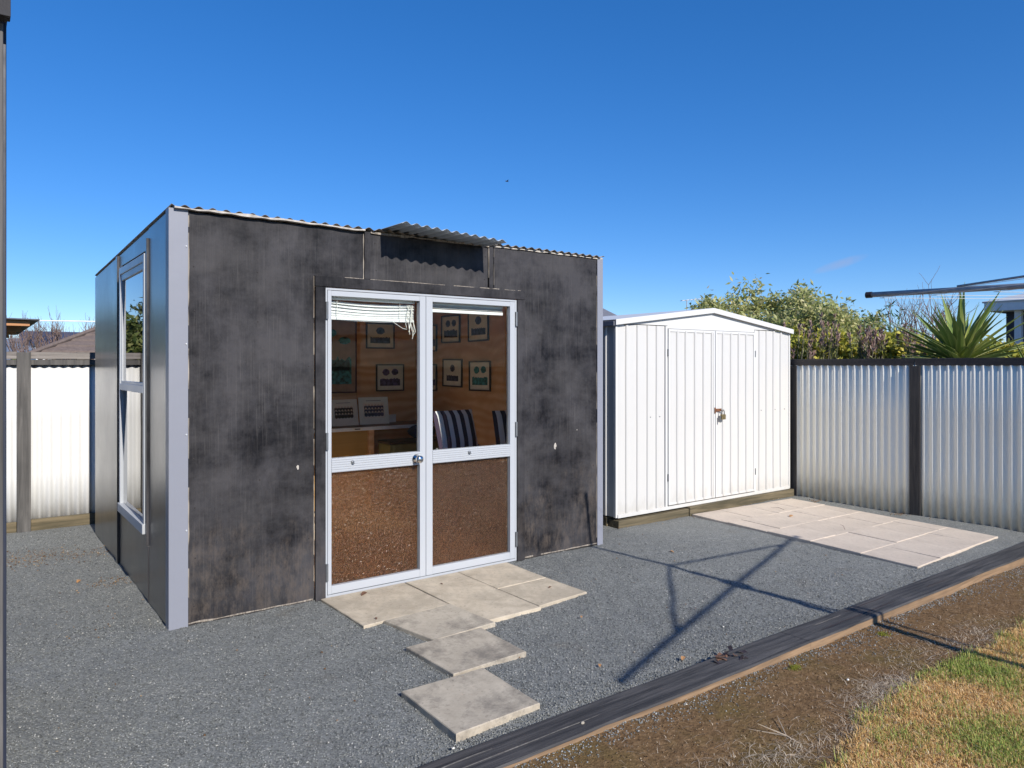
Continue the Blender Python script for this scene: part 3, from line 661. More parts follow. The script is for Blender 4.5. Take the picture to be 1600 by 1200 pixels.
m.grid(lambda a, b: (2.93+0.16*math.cos(a)*math.cos(b)*(1+0.1*math.sin(3*a)), 2.26+0.10*math.sin(a)*math.cos(b), 0.80+0.075*math.sin(b)+0.01*math.sin(5*a)), np.linspace(0, 2*math.pi, 20), np.linspace(-1.45, 1.5, 9))
bag = m.build('cloth_bag', plain('navy_cloth', (0.02, 0.026, 0.06), 0.9), smooth=True); tag(bag, 'crumpled navy cloth bag on top of the olive trunk', 'bag')

M['stripe'] = mat_stripes('navy_white_stripe', (0.82, 0.80, 0.80), (0.045, 0.028, 0.055), 0.098)
M['chairframe'] = plain('dark_chair_tube', (0.05, 0.05, 0.06), 0.4, 0, 0.05)
def chair(label, loc, rz):
    c = thing('cushioned_chair', label, 'chair', loc, 'striped chairs in the studio'); c.rotation_euler = (0, 0, rz)
    def pad(w, d0, d1, th, fn):
        m_ = MB(); xs = np.linspace(-w/2, w/2, 15); ss = np.linspace(0, 1, 17)
        for sgn in (1, -1):
            def q(x, s_):
                e = max(0.0, 1-(abs(x)/(w/2))**6) ** 0.5; e2 = max(0.0, 1-abs(2*s_-1)**8) ** 0.5; tuft = 1-0.45*math.exp(-((s_-0.5)/0.06)**2)
                return fn(x, s_, sgn*th*e*e2*tuft)
            m_.grid(q, xs, ss)
        return m_
    pad(0.46, 0, 1, 0.035, lambda x, s_, t_: (x, 0.22+0.19*s_+t_, 0.46+0.66*s_)).build('back_cushion', 'stripe', c, smooth=True, local=True)
    pad(0.46, 0, 1, 0.035, lambda x, s_, t_: (x, -0.26+0.48*s_, 0.44+t_)).build('seat_cushion', 'stripe', c, smooth=True, local=True)
    for x in (-0.24, 0.24):
        MB().tube([(x, -0.25, 0), (x, -0.22, 0.62)], 0.016, 8).build('leg', 'chairframe', c, local=True)
        MB().tube([(x, 0.30, 0), (x, 0.24, 0.45), (x, 0.34, 0.80)], 0.016, 8).build('leg', 'chairframe', c, local=True)
        MB().box(x-0.025, x+0.025, -0.26, 0.30, 0.62, 0.645).build('armrest', 'chairframe', c, 0.008, local=True)
    MB().box(-0.24, 0.24, -0.26, 0.24, 0.385, 0.40).build('seat_frame', 'chairframe', c, 0.004, local=True)
chair('navy and white striped cushioned chair seen whole through the right leaf', (2.66, 0.74, -0.03), R(8))
chair('navy and white striped cushioned chair half hidden by the right door stile', (3.02, 0.44, -0.03), R(-8))

# ------------------------------------------------------------------ white steel garden shed
WV = 0.36; WB = 2.45
ws_ = thing('steel_garden_shed', 'white ribbed steel garden shed with padlocked double doors', 'shed', (5.25, 1.4, 0.0))
K = lambda c_: (c_ + 0.93) * 1.0062 - 0.93
def ribbed(u0, u1, ribs, y, z0, z1, name, mat, parent, depth=0.013, half=0.011):
    p = [(u0, y)]
    for r_ in ribs:
        p += [(r_-half-0.007, y), (r_-half, y-depth), (r_+half, y-depth), (r_+half+0.007, y)]
    p.append((u1, y)); m_ = MB()
    n = len(p); zs = np.linspace(z0, z1, 14)
    m_.add([(a, b - 0.0035*nz(a, z, y*3+u0, 2.1), z) for z in zs for a, b in p], [(j*n+i, j*n+i+1, (j+1)*n+i+1, (j+1)*n+i) for j in range(13) for i in range(n-1)])
    return m_.build(name, mat, parent, solid=0.002)
lr = [K(v) for v in (3.986, 4.133, 4.271, 4.397)]; d1 = [K(v) for v in (4.674, 4.80, 4.942, 5.074, 5.205)]; d2 = [K(v) for v in (5.383, 5.518, 5.648, 5.778)]; rr_ = [K(v) for v in (6.031, 6.162, 6.294, 6.43)]
ribbed(3.885, K(4.505), lr, WV, 0.095, 1.878, 'wall_panel', 'white', ws_)
ribbed(K(5.965), 6.64, rr_, WV, 0.095, 1.878, 'wall_panel', 'white', ws_)
def side(u, sgn, name):
    p = []; v = WV+0.01
    while v < WB-0.14:
        p += [(u, v), (u, v+0.10), (u+sgn*0.013, v+0.108), (u+sgn*0.013, v+0.13), (u, v+0.138)]; v += 0.14
    p.append((u, WB))
    MB().add([(a, b, z) for z in (0.095, 1.88) for a, b in p], [(i, i+1, len(p)+i+1, len(p)+i) for i in range(len(p)-1)]).build(name, 'white', ws_, solid=0.002)
side(3.878, -1, 'wall_panel'); side(6.645, 1, 'wall_panel')
B('wall_panel', 'white', ws_, (3.88, 6.64, WB, WB+0.004, 0.095, 1.90), bevel=0)
B('corner_post', 'whitetrim', ws_, (3.870, 3.892, WV-0.010, WV+0.022, 0.09, 1.885)); B('corner_post', 'whitetrim', ws_, (6.632, 6.654, WV-0.010, WV+0.022, 0.09, 1.885))
RU = 5.25
def wdoor(u0, u1, ribs, label):
    o = ribbed(u0+0.004, u1-0.004, ribs, WV-0.014, 0.135, 1.842, 'door_leaf', 'white', ws_); o['label'] = label
    B('door_edge', 'whitetrim', o, (u0+0.001, u0+0.022, WV-0.024, WV-0.010, 0.128, 1.852), (u1-0.022, u1-0.001, WV-0.024, WV-0.010, 0.128, 1.852), (u0+0.022, u1-0.022, WV-0.023, WV-0.010, 0.128, 0.150), (u0+0.022, u1-0.022, WV-0.023, WV-0.010, 1.826, 1.852))
    return o
w1 = wdoor(K(4.541), K(5.249), d1, 'left ribbed white steel door'); w2 = wdoor(K(5.256), K(5.925), d2, 'right ribbed white steel door with the hasp')
B('door_post', 'whitetrim', ws_, (K(4.508), K(4.536), WV-0.016, WV+0.01, 0.10, 1.878)); B('door_post', 'whitetrim', ws_, (K(5.930), K(5.962), WV-0.016, WV+0.01, 0.10, 1.878))
B('door_head', 'whitetrim', ws_, (K(4.537), K(5.929), WV-0.012, WV+0.012, 1.856, 1.890)); B('sill', 'whitetrim', ws_, (3.893, 6.631, WV-0.018, WV+0.02, 0.086, 0.118))
for (u, z, p) in ((K(4.536), 1.62, w1), (K(4.536), 0.40, w1), (K(5.931), 1.62, w2), (K(5.931), 0.34, w2)):
    MB().tube([(u, WV-0.022, z-0.035), (u, WV-0.022, z+0.035)], 0.008, 8).build('hinge', 'hinge', p)
# gable infill, barge trims and the two roof slopes
MB().prism([(3.90,1.885),(6.62,1.885),(6.62,1.893),(RU,2.052),(3.90,1.893)], 'y', WV-0.006, WV).build('gable_panel', 'whitetrim', ws_)
def barge(a, b):
    MB().prism([(a[0], a[1]-0.052), (b[0], b[1]-0.052), b, a], 'y', WV-0.044, WV-0.034).build('barge_trim', 'whitetrim', ws_, 0.003)
barge((3.842, 1.918), (RU-0.0005, 2.086)); barge((RU+0.0005, 2.086), (6.675, 1.905))
MB().add([(3.842,WV-0.040,1.914),(RU,WV-0.040,2.083),(RU,WB+0.05,2.083),(3.842,WB+0.05,1.914)], [(0,1,2,3)]).build('roof_slope', 'whitetrim', ws_, solid=0.006)
MB().add([(RU,WV-0.040,2.083),(6.675,WV-0.040,1.901),(6.675,WB+0.05,1.901),(RU,WB+0.05,2.083)], [(0,1,2,3)]).build('roof_slope', 'whitetrim', ws_, solid=0.006)
B('eave_trim', 'flash', ws_, (3.835, 3.874, WV-0.02, WB+0.04, 1.862, 1.905)); 
B('timber_base', 'moss_wood', ws_, (3.885, 5.05, WV-0.035, WV+0.10, -0.02, 0.066), bevel=0.008); B('timber_base', 'moss_wood', ws_, (4.86, 6.67, WV-0.052, WV+0.08, -0.02, 0.084), bevel=0.008)
B('timber_base', 'moss_wood', ws_, (3.87, 3.98, WV+0.11, WB, -0.02, 0.084), bevel=0.008)
for u in (4.03, 4.34, 4.47, 6.11, 6.37, 6.55):
    MB().lathe([(0.001, 0), (0.006, 0.0), (0.004, -0.004), (0.001, -0.005)], (u, WV-0.003, 1.0), 'y', 7).build('screw', 'hinge', ws_)
# hasp and padlock
hx, hz = K(5.262), 1.03
hp = B('hasp', 'rust', w2, (hx-0.030, hx-0.012, WV-0.034, WV-0.026, hz-0.03, hz+0.03), (hx-0.012, hx+0.075, WV-0.036, WV-0.030, hz-0.012, hz+0.018))
MB().tube([(hx+0.06, WV-0.036, hz+0.004), (hx+0.075, WV-0.055, hz-0.004), (hx+0.085, WV-0.042, hz-0.016)], 0.004, 6).build('staple', 'rust', hp)
pl = thing('padlock', 'old brass padlock with key hanging from the rusty hasp', 'padlock', (hx+0.07, WV-0.055, hz-0.03))
MB().tube([(hx+0.052, WV-0.055, hz-0.045), (hx+0.052, WV-0.055, hz-0.012), (hx+0.060, WV-0.055, hz+0.002), (hx+0.074, WV-0.055, hz+0.006), (hx+0.088, WV-0.055, hz+0.000), (hx+0.096, WV-0.055, hz-0.014), (hx+0.096, WV-0.055, hz-0.045)], 0.0045, 7).build('shackle', 'hinge', pl, smooth=True)
B('body', 'brass', pl, (hx+0.042, hx+0.106, WV-0.068, WV-0.042, hz-0.095, hz-0.042), bevel=0.004)
B('key', 'hinge', pl, (hx+0.018, hx+0.040, WV-0.058, WV-0.054, hz-0.125, hz-0.055), bevel=0.002)

# ------------------------------------------------------------------ fences
fR = thing('corrugated_fence', 'cream corrugated steel fence with black posts on the right boundary', 'fence', (6.72, -1.0, 0))
FU = 6.72
def fsheet_v(v0, v1, parent, ph):
    f_ = corr(0.0105, 0.0762); vv = np.arange(v0, v1+0.001, 0.0762/10)
    MB().grid(lambda v, z: (FU - f_(v+ph) + 0.001*nz(v, z, 0, 0.8), v, z - (0.012*nz(v, 0, 4, 3) if z < 0.2 else 0)), vv, (-0.05, 0.5, 1.0, 1.53)).build('sheet', 'fence', parent, smooth=True, solid=0.001)
fsheet_v(-1.0, -0.24, fR, 0); fsheet_v(-0.25, 0.52, fR, 0); fsheet_v(0.50, 2.0, fR, 0.02); fsheet_v(1.98, 3.55, fR, 0.03); fsheet_v(-1.80, -1.0, fR, 0.02); fsheet_v(-2.58, -1.79, fR, 0.02); fsheet_v(-3.36, -2.57, fR, 0.02); fsheet_v(-5.4, -3.35, fR, 0.01)
for v in (-1.003, -3.36, 0.352, 2.4):
    MB().box(FU-0.018, FU-0.002, v-0.053, v+0.053, -0.1, 1.492).build('post', 'black_post', fR, 0.004)
m_black_y = mat_wood('black_rail_timber', (0.018, 0.016, 0.016), (0.055, 0.047, 0.043), 0.65, 'y'); M['black_rail'] = m_black_y
B('top_rail', 'black_rail', fR, (FU-0.0115, FU+0.06, -3.40, -1.002, 1.495, 1.567), bevel=0.004); B('top_rail', 'black_rail', fR, (FU-0.0110, FU+0.06, -1.0, 3.5, 1.494, 1.566), bevel=0.004); B('top_rail', 'black_rail', fR, (FU-0.0112, FU+0.06, -5.4, -3.404, 1.494, 1.566), bevel=0.004)
B('back_rail', 'black_rail', fR, (FU+0.012, FU+0.06, -5.4, 3.5, 0.35, 0.44))
# ragged weed line at its foot is gravel heaped against the sheet
fL = thing('corrugated_fence', 'white corrugated steel fence with weathered cap behind the studio', 'fence', (0, 3.5, 0))
FV = 3.50
def fsheet_u(u0, u1, parent, z0=0.06):
    f_ = corr(0.0085, 0.0762); uu = np.arange(u0, u1+0.001, 0.0762/10)
    MB().grid(lambda u, z: (u, FV - f_(u) + 0.003*nz(u, z, 2, 0.8), z), uu, (z0, 0.5, 1.0, 1.545)).build('sheet', 'fenceL', parent, smooth=True, solid=0.001)
for a, b in ((-3.2, -1.72), (-1.74, -0.97), (-0.98, -0.50), (-0.51, 0.26), (0.25, 1.78), (1.76, 3.3), (3.28, 4.8), (4.78, 6.72)): fsheet_u(a, b, fL)
for u in (-0.504, -2.4, 1.45, 3.4, 5.3):
    MB().box(u-0.053, u+0.053, FV-0.075, FV-0.012, -0.1, 1.615).build('post', 'grey_post', fL, 0.005)
def capboard(u0, u1):
    m_ = MB(); n = max(2, int((u1-u0)/0.06))
    for i in range(n):
        a, b = u0+(u1-u0)*i/n, u0+(u1-u0)*(i+1)/n; j = 0.006*nz(a, 0, 0, 7)
        m_.box(a, b, FV-0.052+j, FV+0.03, 1.555+j, 1.618+0.006*nz(a, 3, 0, 9))
    return m_.build('cap_rail', 'worn_cap', fL)
capboard(-3.2, -0.558); capboard(-0.450, 6.7)
B('under_rail', 'grey_post', fL, (-3.2, -0.558, FV-0.046, FV-0.012, 1.500, 1.548)); B('under_rail', 'grey_post', fL, (-0.450, 6.7, FV-0.046, FV-0.012, 1.500, 1.548))
B('bottom_board', 'moss_wood', fL, (-3.2, -0.558, FV-0.045, FV-0.014, -0.05, 0.088), bevel=0.006); B('bottom_board', 'moss_wood', fL, (-0.450, 3.3, FV-0.045, FV-0.014, -0.05, 0.096), bevel=0.006)

# ------------------------------------------------------------------ timber edging
def sleeper(label, u0, u1, vin, vout, zt):
    t_ = thing('timber_edging', label, 'edging', (0.5*(u0+u1), vout, -0.05), 'black sleepers edging the gravel')
    n = 40
    def prof(u):
        j = 0.010*nz(u, 0, 0, 0.8); k = 0.006*nz(u, 4, 0, 2.2)
        return vin + j, vout + k + j*0.5, zt + 0.006*nz(u, 8, 0, 1.1)
    m_ = MB(); s_ = MB(); L = []
    for i in range(n+1):
        u = u0 + (u1-u0)*i/n; a, b, z = prof(u)
        L.append([(u, a, -0.06), (u, a, z-0.006), (u, a-0.008, z), (u, b+0.006, z+0.001), (u, b, z-0.006), (u, b, -0.06)])
    flat = [p for row in L for p in row]
    m_.add(flat, [(i*6+k, i*6+k+1, (i+1)*6+k+1, (i+1)*6+k) for i in range(n) for k in range(5)] + [tuple(range(6)), tuple(n*6+k for k in range(6))])
    m_.build('sleeper', 'kerb', t_)
    for i in range(n):
        u, u2 = u0+(u1-u0)*i/n, u0+(u1-u0)*(i+1)/n; b, b2 = L[i][4][1], L[i+1][4][1]; z, z2 = L[i][4][2]-0.002+0.005*nz(u,1,0,9), L[i+1][4][2]-0.002+0.005*nz(u2,1,0,9)
        s_.add([(u, b-0.003, -0.06), (u2, b2-0.003, -0.06), (u2, b2-0.003, z2), (u, b-0.003, z), (u2, b2+0.003, z2), (u, b+0.003, z)], [(0,1,2,3), (3,2,4,5)])
    s_.build('bare_side', 'kerb_side', t_)
    # long drying cracks, a pale lip of raw wood in each
    for k in range(5):
        c0 = u0 + (u1-u0)*random.random()*0.8; ln = random.uniform(0.25, 0.9); fr = random.uniform(0.2, 0.8)
        q = []
        for i in range(9):
            u = min(u1-0.02, c0+ln*i/8); a, b, z = prof(u); q.append((u, a+(b-a)*fr+0.004*nz(u, k, 0, 8), z+0.0016))
        MB().tube(q, [0.0006]+[0.0022]*7+[0.0006], 4).build('crack', 'grey_post' if k % 2 else 'pframe', t_)
sleeper('long black timber edging sleeper with raw tan side, nearest the camera', -1.6, 2.612, -2.168, -2.352, 0.052)
sleeper('smooth black timber edging sleeper running on past the pale patio', 2.618, 7.2, -2.165, -2.349, 0.051)

# ------------------------------------------------------------------ slabs by the door and the patio
def slab(label, cs, mat, th=0.013, parent=None, name='paving_slab', z0=0.0, tiltx=0.0):
    c = Vector((sum(p[0] for p in cs)/4, sum(p[1] for p in cs)/4, 0))
    if parent is None:
        o = MB()
    bm = MB(); n = 8; ring = []
    for e in range(4):
        a, b = cs[e], cs[(e+1) % 4]
        for i in range(n):
            t_ = i/n; x, y = a[0]+(b[0]-a[0])*t_, a[1]+(b[1]-a[1])*t_
            j = 0.0035*nz(x, y, 2, 11) if 0 < i else -0.002
            d = (c - Vector((x, y, 0))).normalized(); ring.append((x+d.x*j, y+d.y*j))
    k = len(ring); top = z0+th
    zz = lambda x, y: top + tiltx*(y-c.y)
    vv = [(x-c.x, y-c.y, -0.02) for x, y in ring] + [(x-c.x, y-c.y, zz(x, y)-0.004) for x, y in ring]
    vv += [(x-c.x-(x-c.x)*0.012, y-c.y-(y-c.y)*0.012, zz(x, y)) for x, y in ring]
    ff = [(i, (i+1) % k, k+(i+1) % k, k+i) for i in range(k)] + [(k+i, k+(i+1) % k, 2*k+(i+1) % k, 2*k+i) for i in range(k)] + [tuple(range(2*k, 3*k))]
    ob = bm.add(vv, ff).build(name, mat)
    if parent is None:
        ob.location = c; tag(ob, label, 'paving slab', 'concrete slabs laid at the studio door')
    else:
        ob.parent = parent; ob.location = c - Vector(parent.location)
    return ob
slab('wide beige slab under the left door leaf with a brown leaf on it', [(0.885,-0.030),(1.478,-0.030),(1.485,-0.605),(0.893,-0.635)], 'slab')
slab('large beige slab in front of the door meeting stiles', [(1.490,-0.030),(1.995,-0.030),(1.885,-0.985),(1.590,-0.985)][:0] or [(1.492,-0.030),(1.906,-0.030),(1.906,-0.985),(1.492,-0.985)], 'slab')
slab('beige slab against the right end of the door sill', [(1.914,-0.030),(2.345,-0.030),(2.333,-0.515),(1.914,-0.520)], 'slab')
slab('beige slab at the outer right corner of the doorway paving', [(1.914,-0.528),(2.333,-0.523),(2.340,-0.925),(1.916,-0.960)], 'slab')
slab('mottled grey slab, first step out from the doorway paving', [(1.020,-0.640),(1.486,-0.612),(1.520,-1.045),(1.100,-1.075)], 'slab_dark', 0.018)
slab('two-toned slab, middle one of the stepping slabs', [(0.925,-1.082),(1.400,-1.076),(1.392,-1.500),(0.945,-1.512)], 'slab_dark', 0.022)
slab('thick stained slab, stepping slab nearest the timber edging', [(0.652,-1.540),(1.095,-1.545),(1.080,-2.000),(0.645,-2.010)], 'slab_dark', 0.026)

pt = MB()
c4 = [(4.880,0.300),(6.440,0.200),(6.268,-1.905),(4.706,-1.940)]
pt.prism([(c4[3][0]+0.01,c4[3][1]+0.01),(c4[2][0]-0.01,c4[2][1]+0.01),(c4[1][0]-0.01,c4[1][1]-0.01),(c4[0][0]+0.01,c4[0][1]-0.01)], 'z', -0.03, 0.006)
pat = pt.build('patio', 'gravel'); tag(pat, kind='structure')
def bil(s_, t_):
    a = Vector(c4[3]).lerp(Vector(c4[2]), s_); b = Vector(c4[0]).lerp(Vector(c4[1]), s_); return a.lerp(b, t_)
NR, NC = 5, 4
for r_ in range(NR):
    shift = 0.0 if r_ % 2 == 0 else 0.5/NC
    edges = sorted(set([0.0, 1.0] + [round(i/NC + shift, 4) for i in range(NC+1) if 0.02 < i/NC + shift < 0.98]))
    for k in range(len(edges)-1):
        ga = 0.0018; s0, s1 = edges[k]+ga*random.uniform(0.4, 1.6), edges[k+1]-ga*random.uniform(0.4, 1.6); t0, t1 = r_/NR+ga*random.uniform(0.3, 1.5), (r_+1)/NR-ga*random.uniform(0.3, 1.5)
        slab(None, [tuple(bil(s0, t1)), tuple(bil(s1, t1)), tuple(bil(s1, t0)), tuple(bil(s0, t0))], 'paver', 0.015+random.uniform(-0.003, 0.004), pat, 'paver', 0.0, random.uniform(-0.008, 0.008))

# ------------------------------------------------------------------ rotary clothesline at the right
cl = thing('rotary_clothesline', 'grey steel rotary clothesline arm reaching in from the right', 'clothesline', (3.22, -4.43, -0.05))
hub = Vector((3.22, -4.43, 1.86))
MB().tube([(3.22, -4.43, -0.10), (3.22, -4.43, 1.25), (3.22, -4.43, 2.08)], [0.030, 0.030, 0.022], 12).build('mast', 'galpole', cl, smooth=True)
MB().lathe([(0.01, -0.06), (0.055, -0.055), (0.055, 0.05), (0.01, 0.06)], hub, 'z', 14).build('hub', 'galpole', cl)
tips = [Vector((3.11, -2.40, 1.89)), Vector((4.75, -3.94, 1.89)), Vector((3.33, -6.40, 1.89)), Vector((1.47, -5.11, 1.89))]
fr_stay = [0.78, 0.82, 0.78, 0.62]
for tp, fs in zip(tips, fr_stay):
    a = MB().tube([hub, hub.lerp(tp, 0.5)+Vector((0,0,0.0)), tp], 0.0145, 12).build('arm', 'galpole', cl, smooth=True)
    d = (tp-hub).normalized(); MB().tube([tp-d*0.02, tp+d*0.012], 0.0175, 12).build('end_cap', 'pframe', a)
    if tp is tips[0]: MB().tube([Vector((3.22,-4.43,2.05)), Vector((3.22,-4.43,2.05)).lerp(hub.lerp(tp, fs), 0.5), hub.lerp(tp, fs)+Vector((0,0,0.018))], 0.006, 8).build('stay', 'galpole', cl, smooth=True)
for i, fi in ((0, 0.28),):     # flat spreader braces between the arms
    for j, fj in ((1, 0.84), (3, 0.60)):
        p0 = hub.lerp(tips[i], fi); p1 = hub.lerp(tips[j], fj)
        MB().tube([p0, (p0+p1)/2, p1], 0.011, 8).build('brace', 'galpole', cl, smooth=True)
for q in (0.97, 0.84, 0.70, 0.56, 0.42):
    for i in range(4):
        a, b = hub.lerp(tips[i], q), hub.lerp(tips[(i+1) % 4], q); mid = (a+b)/2 - Vector((0,0,0.035))
        MB().tube([a-Vector((0,0,0.02)), (a+mid)/2-Vector((0,0,0.012)), mid, (b+mid)/2-Vector((0,0,0.012)), b-Vector((0,0,0.02))], 0.0012, 5).build('line', 'cord', cl)

# ------------------------------------------------------------------ corner of the black house beside the camera
hc = thing('house_corner', 'weathered black timber house corner at the left edge of the frame', 'house', (-2.2, -2.0, 0))
B('corner_board', 'grey_post', hc, (-0.960, -0.847, -2.085, -2.055, -0.1, 2.425), bevel=0.003)
B('back_board', 'navy', hc, (-1.00, -0.8385, -2.05, -2.02, -0.1, 2.44), bevel=0.002)
for k in range(17):
    z = -0.05+0.15*k; B('weatherboard', 'black_wood', hc, (-3.4, -0.962, -2.070, -2.045, z, z+0.148), bevel=0.004)
B('side_wall', 'black_side', hc, (-3.4, -0.86, -2.018, -0.3, -0.1, 2.46), bevel=0)
B('fascia', 'black_trim', hc, (-3.5, -0.832, -2.13, -2.09, 2.428, 2.62)); B('soffit', 'black_trim', hc, (-3.5, -0.834, -2.088, -0.25, 2.47, 2.61))

# ------------------------------------------------------------------ grass
def blades(name, pts, hgt, wid, mat, label, cat, lean=0.6):
    n = len(pts); p = np.asarray(pts); a = rng.uniform(0, 2*np.pi, n); h = rng.uniform(hgt[0], hgt[1], n); w = rng.uniform(wid[0], wid[1], n)
    d = np.stack([np.cos(a), np.sin(a)], 1); s_ = np.stack([-np.sin(a), np.cos(a)], 1); le = np.abs(rng.normal(lean*0.6, lean*0.5, n)) * h
    v = np.zeros((n,5,3)); z0 = p[:,2]
    v[:,0,:2] = p[:,:2]+s_*w[:,None]; v[:,1,:2] = p[:,:2]-s_*w[:,None]; v[:,0,2] = z0-0.004; v[:,1,2] = z0-0.004
    m_ = p[:,:2]+d*(le*0.35)[:,None]; v[:,2,:2] = m_-s_*(w*0.75)[:,None]; v[:,3,:2] = m_+s_*(w*0.75)[:,None]; v[:,2,2] = v[:,3,2] = z0+h*0.6
    v[:,4,:2] = p[:,:2]+d*le[:,None]; v[:,4,2] = z0+h*(1-0.25*np.minimum(1, le/h))
    base = (np.arange(n)*5)[:,None]; tri = np.concatenate([base+np.array([[0,1,2]]), base+np.array([[0,2,3]]), base+np.array([[3,2,4]])], 1).ravel()
    o = fast_mesh(name, v.reshape(-1,3), tri, 3, mat); return tag(o, label, cat, kind='stuff')
M['green'] = mat_leaf('green_grass', [(0, (0.16, 0.23, 0.04)), (0.6, (0.32, 0.40, 0.08)), (1, (0.55, 0.53, 0.17))], 0.6, 0.3)
M['straw'] = mat_leaf('dry_grass', [(0, (0.52, 0.30, 0.11)), (0.5, (0.80, 0.52, 0.21)), (0.9, (0.86, 0.64, 0.33)), (1, (0.88, 0.78, 0.55))], 0.7, 0.3)
M['hay'] = mat_leaf('grey_straw', [(0, (0.28, 0.21, 0.15)), (0.6, (0.52, 0.42, 0.31)), (1, (0.72, 0.63, 0.50))], 0.8, 0.15)
def edge_v(x):    # ragged front of the lawn
    return -2.92 + 0.10*nz(x, 0, 6, 1.4) + 0.05*nz(x, 2, 6, 5) - 0.30*max(0, 2.1-x)
def greenness(x, y):
    k = nz(x, y, 11, 2.6)*0.9 + nz(x, y, 4, 8)*0.35
    for (cx, cy, r_, w_) in ((3.05, -2.97, 0.30, 1.1), (2.35, -3.30, 0.22, 0.9), (2.75, -3.28, 0.2, 0.5), (1.75, -3.12, 0.3, -0.6), (2.45, -2.98, 0.22, -0.9), (2.75, -3.12, 0.18, -0.5)):
        k += w_*math.exp(-((x-cx)**2+(y-cy)**2)/(2*r_*r_*0.5))
    return k
G = []; D = []; cnt = 0
while cnt < 150000:
    if cnt % 10 < 7: x = rng.uniform(1.25, 4.2); y = rng.uniform(-3.75, -2.7)
    else: x = rng.uniform(-1.5, 7.5); y = rng.uniform(-6.0, -2.7)
    cnt += 1
    e = edge_v(x) + 0.02*rng.standard_normal()
    if y > e: continue
    if nz(x, y, 20, 7) > 0.42 + 0.5*min(1, (e-y)*3): continue
    q = greenness(x, y) + 0.42*rng.standard_normal()
    (G if q > 0.42 else D).append((x, y, sz(x, y)))
blades('green_grass', G, (0.014, 0.036), (0.0010, 0.0022), 'green', 'green patches of short lawn grass', 'grass', 0.8)
blades('dry_grass', D, (0.010, 0.030), (0.0009, 0.0019), 'straw', 'golden dried lawn grass', 'grass', 1.3)
T_ = []
for _ in range(60000):
    x = rng.uniform(1.2, 4.4); y = rng.uniform(-3.8, -2.75)
    if y < edge_v(x) - 0.02*abs(rng.standard_normal()): T_.append((x, y, sz(x, y)+rng.uniform(0.002, 0.012)))
blades('grass_thatch', T_, (0.004, 0.010), (0.0009, 0.0018), 'straw', 'flattened golden thatch under the lawn grass', 'grass', 4.5)
L_ = []
for _ in range(2600):
    x = rng.uniform(1.3, 4.2); y = edge_v(x) - abs(rng.normal(0, 0.35)) + 0.03
    if nz(x, y, 31, 5) > -0.05: L_.append((x, y, sz(x, y)))
blades('long_grass', L_, (0.030, 0.065), (0.0009, 0.0017), 'green', 'longer green blades standing out of the lawn', 'grass', 0.9)
H_ = []
for (cx, cy, r_, n) in ((2.42, -2.80, 0.10, 800), (2.55, -2.83, 0.08, 600), (3.55, -2.78, 0.16, 900), (1.65, -2.90, 0.10, 500), (2.10, -2.92, 0.09, 500), (3.0, -2.70, 0.14, 350), (1.40, -2.80, 0.12, 300)):
    for _ in range(n):
        x, y = cx+rng.normal(0, r_*1.4), cy+rng.normal(0, r_*0.5); H_.append((x, y, sz(x, y)+0.003))
for _ in range(900):
    x, y = rng.uniform(0.8, 5.5), rng.uniform(-3.0, -2.4); H_.append((x, y, sz(x, y)+0.002))
blades('straw_litter', H_, (0.004, 0.011), (0.0006, 0.0013), 'hay', 'pale dead straw lying on the soil', 'straw', 7.0)
M['moss'] = mat_leaf('yellow_moss', [(0, (0.14, 0.15, 0.015)), (1, (0.30, 0.30, 0.04))], 0.8, 0.1)
for (cx, cy, lab) in ((2.33, -2.44, 'yellow-green moss tuft nearest the sleeper joint'), (3.15, -2.46, 'yellow-green moss tuft under the clothesline shadow')):
    Q = [(cx+rng.normal(0, 0.018), cy+rng.normal(0, 0.012), sz(cx, cy)) for _ in range(350)]
    tag(blades('moss_tuft', Q, (0.004, 0.010), (0.001, 0.002), 'moss', lab, 'moss', 0.8))

# fallen leaves, twigs, pebbles
M['deadleaf'] = plain('dead_leaf', (0.15, 0.075, 0.045), 0.7, 0, 0.4, 40); M['orangeleaf'] = plain('orange_leaf', (0.45, 0.24, 0.10), 0.7, 0, 0.3, 40)
def dleaf(label, x, y, z, s_, rz, mat='deadleaf', curl=0.35):
    m_ = MB(); us_ = np.linspace(0, 1, 8)
    m_.grid(lambda u, w: (s_*(u-0.5)*2, s_*0.55*w*math.sin(math.pi*min(1, max(0.02, u)))**0.7, s_*(curl*w*w*math.sin(math.pi*u)+0.25*math.sin(2.4*u)*curl+0.06)), us_, (-1, -0.5, 0, 0.5, 1))
    o = m_.build('dry_leaf', mat, smooth=True, solid=0.0006); o.location = (x, y, z); o.rotation_euler = (0.1, -0.1, rz); return tag(o, label, 'leaf', 'fallen leaves')
dleaf('curled brown leaf on the wide slab below the left door leaf', 1.143, -0.115, 0.016, 0.028, 0.4)
dleaf('small brown leaf near the front edge of the wide door slab', 1.00, -0.575, 0.016, 0.012, 1.2)
dleaf('small brown leaf on the outer right doorway slab', 2.20, -0.72, 0.016, 0.014, 0.1)
dleaf('tiny brown leaf on the large central doorway slab', 1.66, -0.22, 0.016, 0.011, 2.0)
dleaf('orange leaf lying on the pale patio', 5.56, -0.36, 0.021, 0.030, 0.2, 'orangeleaf', 0.15)
dleaf('pale orange leaf on gravel beside the long sleeper', 2.00, -2.02, 0.006, 0.020, 0.5, 'orangeleaf')
dleaf('pale orange leaf on gravel under the cross-arm shadow', 1.60, -1.83, 0.006, 0.014, 0.9, 'orangeleaf')
dleaf('pale orange leaf on open gravel between the two sheds', 3.60, -0.55, 0.006, 0.020, 1.9, 'orangeleaf')
dleaf('orange leaf on gravel between stepping slabs and clothesline shadow', 2.0, -1.25, 0.006, 0.013, 1.0, 'orangeleaf')
